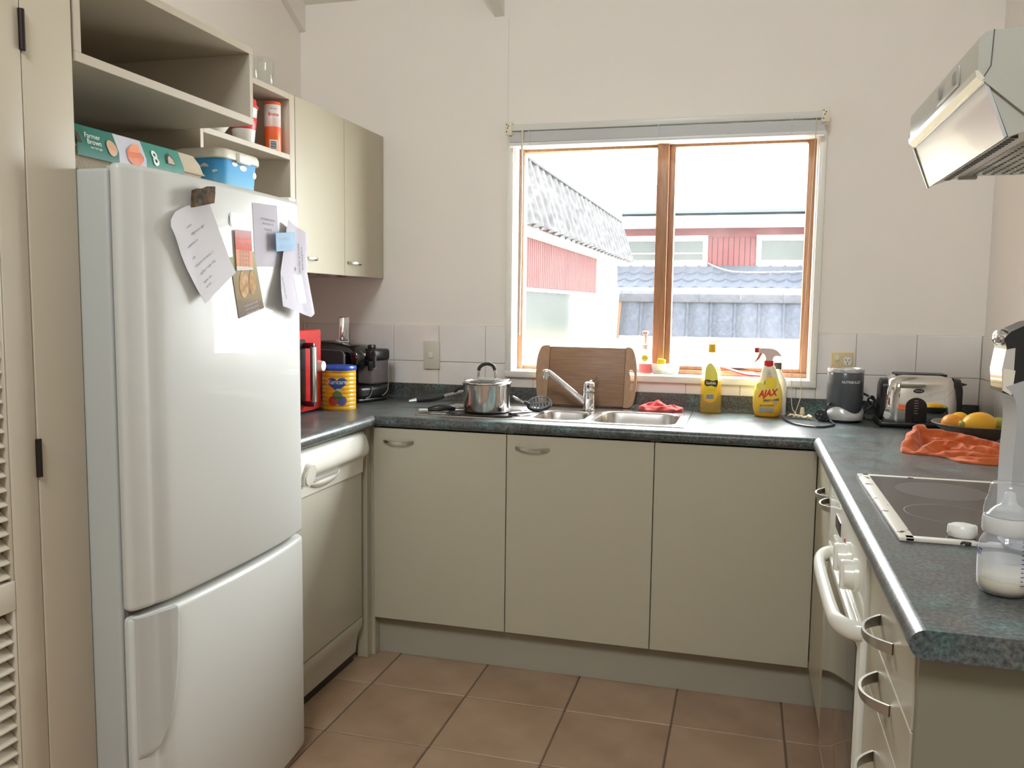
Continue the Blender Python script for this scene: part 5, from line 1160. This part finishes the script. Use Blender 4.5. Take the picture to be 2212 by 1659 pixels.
# local x = towards the room, y along the fridge
M_pulp = mat('egg_pulp', (.52, .44, .33), .9, bump=(200, .6, .003))
def etr(hx, hy0, hy1, z): return [Vector((-hx, hy0, z)), Vector((hx, hy0, z)), Vector((hx, hy1, z)), Vector((-hx, hy1, z))]
obj('tray', B().ring([etr(.045, -.170, .215, 0), etr(.052, -.175, .225, .006), etr(.062, -.182, .236, .046), etr(.068, -.187, .243, .048), etr(.068, -.187, .243, .051), etr(.060, -.182, .236, .051)], cap0=True, cap1=True), M_pulp, eg, ang=20)
obj('lid', B().ring([etr(.0655, -.185, .241, .0512), etr(.058, -.180, .236, .075), etr(.050, -.176, .222, .094), etr(.040, -.17, .208, .098)], cap1=True), M_pulp, eg, ang=20)
def sleeve(y0, y1, m, o=.0012):
    f = lambda v: [Vector((.0668+o, y0, .040)), Vector((.0668+o, y1, .040))]
    L = [[Vector((x+o, y, z)) for y in (y0, y1)] for x, z in ((.0700, .030), (.0690, .054), (.0605, .075), (.0520, .0950), (.040, .0990), (-.04, .0990))]
    return obj('sleeve', B().ring(L, closed_u=False), m, eg, ang=30, fixn=False)
M_sg = mat('sleeve_green', (.025, .165, .125), .5); M_sg2 = mat('sleeve_teal', (.05, .24, .19), .5); M_sw = mat('sleeve_grey_white', (.55, .54, .60), .5)
sleeve(-.182, -.062, M_sg); sleeve(-.062, .025, M_sw); sleeve(.025, .158, M_sg2)
def ef_(o=.002):
    def f(y, s):     # s measured up the sloped face from its lower edge
        pts = [(.0712, .030), (.0702, .054), (.0617, .075), (.0532, .0950)]; q = s
        for (xa, za), (xb, zb) in zip(pts, pts[1:]):
            l = math.hypot(xb-xa, zb-za)
            if q <= l or (xb, zb) == pts[-1]: t = q/l; return (xa+(xb-xa)*t+o, y, za+(zb-za)*t+o*.3)
            q -= l
    return f
text('Farmer', .017, lambda x, y: ef_()(-.134+x, .046+y), M_white, eg, bold=.01, shear=.25, sx=.9, world=False); text('Brown', .017, lambda x, y: ef_()(-.134+x, .032+y), M_white, eg, bold=.01, shear=.25, sx=.9, world=False)
text('barn laid eggs', .006, lambda x, y: ef_()(-.130+x, .020+y), M_white, eg, world=False)
text('8', .050, lambda x, y: ef_()(.057+x, .030+y), M_white, eg, bold=.02, sx=.85, world=False)
decal('egg_picture', [circ(-.082, .030, .015, 20, .018)], ef_(.0018), mat('egg_print', (.60, .36, .22), .5), eg, world=False)
decal('egg_picture', [circ(-.012, .024, .026, 24, .021)], ef_(.0018), mat('egg_half_orange', (.70, .20, .10), .5), eg, world=False)
decal('egg_picture', [[(-.030, .032), (.006, .034), (.012, .056), (-.006, .054), (-.020, .046)]], ef_(.0020), mat('egg_half_light', (.80, .33, .20), .5), eg, world=False)
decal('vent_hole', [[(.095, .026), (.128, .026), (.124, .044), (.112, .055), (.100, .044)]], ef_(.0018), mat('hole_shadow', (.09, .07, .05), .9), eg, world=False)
decal('vent_flap', [[(.099, .026), (.124, .026), (.121, .040), (.112, .048), (.104, .040)]], ef_(.0026), M_pulp, eg, world=False)
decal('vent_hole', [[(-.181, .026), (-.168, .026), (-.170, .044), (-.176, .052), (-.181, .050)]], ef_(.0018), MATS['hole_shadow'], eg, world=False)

tb = thing('storage_tub', 'blue printed plastic tub with cream lid on top of the fridge', 'tub', (.790, -.712, FTZ))
def tsq(hx, hy, z, r=.03): return [Vector((x, y, z)) for x, y in rrect(-hx, hx, -hy, hy, r, 6)]
obj('tub', B().ring([tsq(.066, .082, 0), tsq(.068, .084, .003), tsq(.0755, .0915, .122)], cap0=True, cap1=True), ramp_mat('tub_sky_print', 'Object', 2, [(0, (.10, .30, .08)), (.022, (.13, .33, .10)), (.040, (.20, .48, .68)), (.080, (.08, .36, .66)), (.122, (.05, .26, .56))], .55, spec=.15), tb, ang=50)
M_lid = mat('cream_lid', (.74, .71, .60), .35)
obj('lid', B().ring([tsq(.079, .095, .112), tsq(.0815, .0975, .114), tsq(.0815, .0975, .128, .03), tsq(.078, .094, .137, .03), tsq(.070, .086, .140, .03), tsq(.060, .076, .137, .03)], cap0=True, cap1=True), M_lid, tb, ang=50)
obj('lid_clip', B().rbox(.0765, .088, -.03, .03, .106, .134, .006, 3), M_lid, tb)
tfy = lambda o: (lambda a, z: (a, -.0830-.0075*z/.122-o, z)); tfx = lambda o: (lambda a, z: (.0672+.0078*z/.122+o, a, z))
decal('sun_print', [circ(-.004, .093, .012, 24)], tfy(.0008), mat('sun_orange', (.85, .42, .04), .4), tb, world=False)
for cx, cz, r in ((.014, .092, .006), (.022, .094, .008), (.030, .092, .005), (-.034, .085, .004), (.050, .078, .006), (.056, .079, .005), (-.026, .102, .004)): decal('cloud_print', [circ(cx, cz, r, 14, r*.6)], tfy(.0010), M_white, tb, world=False)
decal('hill_print', [[(.012, .004), (.066, .004), (.068, .030), (.052, .032), (.032, .022)]], tfy(.0009), mat('hill_green', (.05, .22, .03), .5), tb, world=False)
decal('cloud_print', [circ(-.03, .104, .012, 16, .006)], tfx(.0010), M_white, tb, world=False); decal('cloud_print', [circ(.01, .098, .016, 16, .007)], tfx(.0010), M_white, tb, world=False)
decal('sun_print', [circ(.066, .086, .009, 20)], tfx(.0009), MATS['sun_orange'], tb, world=False)
decal('hill_print', [[(-.078, .004), (.078, .004), (.078, .020), (.02, .034), (-.03, .028), (-.078, .036)]], tfx(.0009), mat('hill_light', (.30, .50, .22), .5), tb, world=False)

# ------------------------------------------------------------------ on the shelves
cu = thing('travel_cup', 'white travel cup with red lid and red band on the shelf', 'cup', (.655, -.372, 1.7957))
obj('cup', B().lathe([(0, 0), (.031, 0), (.0325, .002), (.043, .108), (.0445, .112), (0, .112)], n=44), M_white, cu, ang=40)
obj('lid', B().lathe([(.0445, .110), (.0470, .111), (.0470, .117), (.0420, .120), (.0400, .137), (.036, .139), (0, .138)], n=44), mat('cup_red', (.62, .02, .03), .4), cu, ang=30)
obj('band', B().lathe([(.0372, .044), (.0380, .045), (.0413, .080), (.0408, .081)], n=44), MATS['cup_red'], cu)
cw = lambda a, z: ((.0385+.08*(z-.05)*1.2+.0012)*math.cos(camdir(.655, -.372)+.25+a/.040), (.0385+.08*(z-.05)*1.2+.0012)*math.sin(camdir(.655, -.372)+.25+a/.040), z)
text('V WORSHIP', .0095, lambda x, y: cw(x, .064+y), M_white, cu, bold=.02, world=False)
bx_ = thing('drink_tube', 'tall narrow orange and white packet standing at the right end of the shelf', 'box', (.672, -.228, 1.7957))
obj('packet', B().lathe([(0, 0), (.0255, 0), (.027, .002), (.027, .152), (.0255, .154), (0, .154)], n=32), ramp_mat('tube_print', 'Object', 2, [(0, (.80, .16, .02)), (.078, (.80, .12, .03)), (.080, (.72, .55, .50)), (.105, (.74, .62, .58)), (.108, (.76, .72, .70)), (.1535, (.78, .75, .72))], .4), bx_, ang=40)
obj('top', B().lathe([(.0272, .150), (.0280, .151), (.0280, .158), (.0265, .160), (0, .160)], n=32), mat('orange_red', (.75, .10, .03), .35), bx_)
bt = wrap(0, 0, .027, camdir(.672, -.228), .0007)
text('Bounce', .0155, lambda x, y: bt(.004+x, .118+y), MATS['orange_red'], bx_, bold=.03, sx=.75, world=False); text('NATURAL', .0055, lambda x, y: bt(.004+x, .136+y), M_inkd, bx_, world=False)
decal('barcode_panel', [rect(-.010, .016, .004, .036)], bt, M_white, bx_, L=.008, world=False)
bt2 = wrap(0, 0, .027, camdir(.672, -.228), .0011)
decal('barcode', [rect(-.007, .012, .007+.0042*k, .0092+.0042*k+(.0008 if k % 2 else 0)) for k in range(6)], bt2, M_inkd, bx_, L=.008, world=False)
wb_ = thing('white_bowl', 'white bowl peeping out beside the red-banded cup on the shelf', 'bowl', (.640, -.520, 1.7957))
obj('bowl', B().lathe([(0, 0), (.030, 0), (.032, .003), (.052, .030), (.060, .045), (.058, .045), (.05, .032), (.03, .006), (0, .005)], n=40), M_white, wb_, ang=50)
gl = thing('drinking_glass', 'clear drinking glass on top of the shelf unit, the left one', 'glass', (.660, -.345, 1.9957), group='glasses on the shelf unit')
gl['label'] = 'clear drinking glass on top of the shelf unit, nearer the shelf box'
obj('tumbler', B().lathe([(0, .001), (.027, .001), (.0285, .003), (.0315, .088), (.0300, .088), (.0275, .008), (0, .008)], n=40), M_glass, gl, ang=50)
dup(gl, (.668, -.268, 1.9957), 'clear drinking glass on top of the shelf unit, nearer the wall cabinet')

# ------------------------------------------------------------------ outside the window
M_creamw = mat('cream_render', (.45, .38, .24), .8, spec=.1); M_redc = mat('red_cladding', (.036, .0085, .0085), .8, spec=.08, var=(3, (.045, .011, .0105), 3)); M_redg = mat('red_cladding_groove', (.016, .004, .004), .8, spec=.08)
M_roofg = mat('grey_fibre_cement', (.013, .0125, .013), .85, spec=.08, var=(22, (.030, .0285, .029), 8)); M_roofb = mat('blue_grey_roof_tile', (.0115, .0135, .019), .8, spec=.08, var=(30, (.020, .0225, .029), 6))
M_wfr = mat('white_paint_outside', (.70, .70, .66), .6); M_oglass2 = mat('outside_window_glass', (.018, .021, .019), .3, spec=.1)
struct('floor_outside', B().box(-12, 14, .9, 40, -.62, -.6), mat('pale_concrete_ground', (.42, .40, .36), .9))
# wing with the corrugated roof, left of the view
lh = thing('corrugated_roof_house', 'house wing with grey corrugated roof and red cladding just outside the window at left', 'building', (0, 4, -.6))
obj('wall', B().box(-3, .742, .95, 6.93, -.6, 1.80), M_creamw, lh, world=True)
obj('cladding_panel', B().box(.742, .752, .95, 5.625, 1.4135, 1.757), M_redg, lh, world=True)
b = B()
for k in range(78): b.box(.752, .758, .955+.06*k, .955+.06*k+.048, 1.415, 1.756)
obj('cladding_board', b, M_redc, lh, world=True, kind='stuff')
obj('fascia', B().box(.742, .80, .95, 7.0, 1.757, 1.815), M_creamw, lh, world=True); obj('sill_board', B().box(.742, .775, .95, 5.66, 1.392, 1.4135), M_wfr, lh, world=True)
wf = obj('window', B().box(.742, .765, 4.50, 4.56, .2, 1.392).box(.742, .765, 2.55, 2.60, .2, 1.392).box(.742, .765, .95, 4.56, .15, .2), M_wfr, lh, world=True)
obj('pane', B().box(.735, .7445, .95, 4.52, .2, 1.392), M_oglass2, wf, world=True)
obj('corner_board', B().box(.742, .768, 6.0, 6.94, -.6, 1.757), mat('corner_white', (.75, .72, .62), .6), lh, world=True)
def roofpt(y, t): return Vector((.905+(.745-.905)*t, y, 1.795+(2.283-1.795)*t))
nrm = Vector((.488, 0, .16)).normalized()
for k in range(6):
    y0 = .95+1.03*k; y1 = y0+1.06; b = B()
    def fs(u, v, y0=y0, y1=y1, k=k): y = y0+(y1-y0)*u; return roofpt(y, v)+nrm*(.022*math.cos(2*PI*(y-.95)/.206)+.003*(k % 2)+.004*u)
    b.grid(fs, 72, 6); b.grid(lambda u, v: fs(u, v)-nrm*.012, 72, 6)
    b.ring([[fs(i/72, 0) for i in range(73)], [fs(i/72, 0)-nrm*.012 for i in range(73)]], closed_u=False); b.ring([[fs(1, i/6) for i in range(7)], [fs(1, i/6)-nrm*.012 for i in range(7)]], closed_u=False)
    obj('roof_sheet', b, M_roofg, lh, world=True, ang=60)
obj('ridge_cap', B().prism([(.785, 2.255), (.792, 2.265), (.772, 2.410), (.70, 2.425), (-3, 2.0), (-3, 1.9), (.72, 2.30)], 'y', .95, 7.13), mat('ridge_cap_grey', (.022, .022, .026), .8, spec=.08, var=(14, (.033, .033, .037), 6)), lh, world=True, ang=30)
# low building with big barrel tiles
gh = thing('barrel_tiled_shed', 'low cream building with a steep roof of big grey barrel tiles straight outside the window', 'building', (2.2, 7.4, -.6))
obj('wall', B().box(.84, 4.6, 7.16, 9.5, -.6, 1.30), M_creamw, gh, world=True)
obj('verge', B().prism([(6.985, .93), (7.02, .92), (7.20, 1.40), (7.16, 1.42)], 'x', .765, .80), mat('terracotta_verge', (.08, .032, .019), .8, spec=.1), gh, world=True)
pw_ = .262; tile_b = B()
def tp_(u, v): x = pw_*u; bump = .030*math.sin(PI*min(1, u/.84))**.8 if u < .84 else .016*math.sin(PI*(u-.84)/.16); return Vector((x, 6.995+.155*v-bump*.95, .955-.010*math.sin(PI*min(1, u/.84))+(.415+.010*math.sin(PI*min(1, u/.84)))*v+bump*.3))
tile_b.grid(tp_, 26, 4); tile_b.grid(lambda u, v: tp_(u, v)+Vector((0, .02, 0)), 26, 4); tile_b.ring([[tp_(i/26, 0) for i in range(27)], [tp_(i/26, 0)+Vector((0, .02, 0)) for i in range(27)]], closed_u=False)
t0 = None
for k in range(14):
    if t0 is None: t0 = o = obj('roof_tile', tile_b, M_roofb, gh, ang=50)
    else: o = t0.copy(); COL.objects.link(o)
    o.location = Vector((.79+pw_*k, 0, 0))-root_loc(gh)
cap0 = None
for k in range(9):
    bb = B().prism([(7.09, 1.345), (7.085, 1.36), (7.11, 1.435), (7.18, 1.475), (7.26, 1.45), (7.30, 1.38)], 'x', 0, .452)
    if cap0 is None: cap0 = o = obj('ridge_tile', bb, mat('ridge_tile_grey', (.016, .0165, .020), .8, spec=.08, var=(20, (.024, .024, .028), 5)), gh, ang=40)
    else: o = cap0.copy(); COL.objects.link(o)
    o.location = Vector((.775+.455*k, 0, 0))-root_loc(gh)
# house behind with red clerestory
rh = thing('red_clad_house', 'red clad house with white framed windows and wavy blue-grey tiles behind the shed', 'building', (1.5, 17, -.6))
obj('wall', B().box(-3.5, 7.5, 16.5, 20, -.6, 3.25), M_redg, rh, world=True)
b = B()
for k in range(95): b.box(-3.5+.115*k, -3.5+.115*k+.10, 16.475, 16.5, 2.15, 2.80)
b.box(-3.5, 7.5, 16.46, 16.5, 2.80, 3.05)
obj('cladding_board', b, M_redc, rh, world=True, kind='stuff')
for x0, x1 in ((-2.4, 1.34), (2.37, 5.9)):
    wf = obj('window', B().box(x0, x1, 16.43, 16.5, 2.72, 2.835).box(x0, x1, 16.42, 16.5, 2.17, 2.30).box(x0, x0+.10, 16.43, 16.5, 2.29, 2.73).box(x1-.10, x1, 16.43, 16.5, 2.29, 2.73), M_wfr, rh, world=True)
    obj('pane', B().box(x0+.10, x1-.10, 16.46, 16.475, 2.29, 2.73), M_oglass2, wf, world=True)
    obj('glazing_bar', B().box(x0+.10, x1-.10, 16.44, 16.48, 2.44, 2.465) if x0 < 0 else B().box(x1-.9, x1-.86, 16.44, 16.48, 2.29, 2.73), M_wfr, wf, world=True)
obj('fascia', B().box(-3.6, 7.6, 15.95, 16.05, 3.0, 3.22), M_wfr, rh, world=True); obj('soffit', B().box(-3.6, 7.6, 16.0, 16.5, 3.0, 3.03), M_wfr, rh, world=True)
obj('roof_edge', B().prism([(15.90, 3.22), (15.90, 3.27), (19, 4.3), (19, 4.2)], 'x', -3.7, 7.7).box(-3.7, 7.7, 15.90, 15.98, 3.22, 3.33), mat('blue_roof_metal', (.022, .034, .048), .7, spec=.08), rh, world=True)
obj('apron_flashing', B().prism([(16.20, 2.085), (16.5, 2.19), (16.5, 2.16), (16.20, 2.06)], 'x', -3.5, 7.5), mat('flashing_blue_grey', (.018, .021, .028), .7, spec=.08), rh, world=True)
obj('gutter', B().box(-3.5, 7.5, 14.90, 15.02, 1.56, 1.665), M_wfr, rh, world=True); obj('lower_wall', B().box(-3.4, 7.4, 15.1, 16.5, -.6, 1.60), M_creamw, rh, world=True)
tw_, tb2 = .30, B()
def t2(u, v): a = .022*math.sin(PI*min(1, u/.8)) if u < .8 else -.012*math.sin(PI*(u-.8)/.2); return Vector((tw_*1.02*u, .50*v, -a*1.6+.045*(1-v)+.195*v))
tb2.grid(t2, 12, 2); tb2.ring([[t2(i/12, 0) for i in range(13)], [t2(i/12, 0)-Vector((0, 0, .035)) for i in range(13)]], closed_u=False)
r0_ = None
for j in range(3):
    for k in range(24):
        if r0_ is None: r0_ = o = obj('roof_tile', tb2, M_roofb, rh, ang=50)
        else: o = r0_.copy(); COL.objects.link(o)
        o.location = Vector((-2.4+tw_*k, 15.0+.42*j, 1.66+.163*j))-root_loc(rh)
tag(obj('overhead_cable', B().tube(smooth([(1.37, 16.46, 2.235), (1.60, 16.0, 2.12), (1.95, 15.55, 2.02), (2.5, 15.4, 2.005), (3.2, 15.4, 2.02), (4.6, 15.9, 2.08), (6.3, 16.46, 2.25)], 6), .010, 6), M_wfr), 'thin white cable drooping across the red clad house', 'cable')
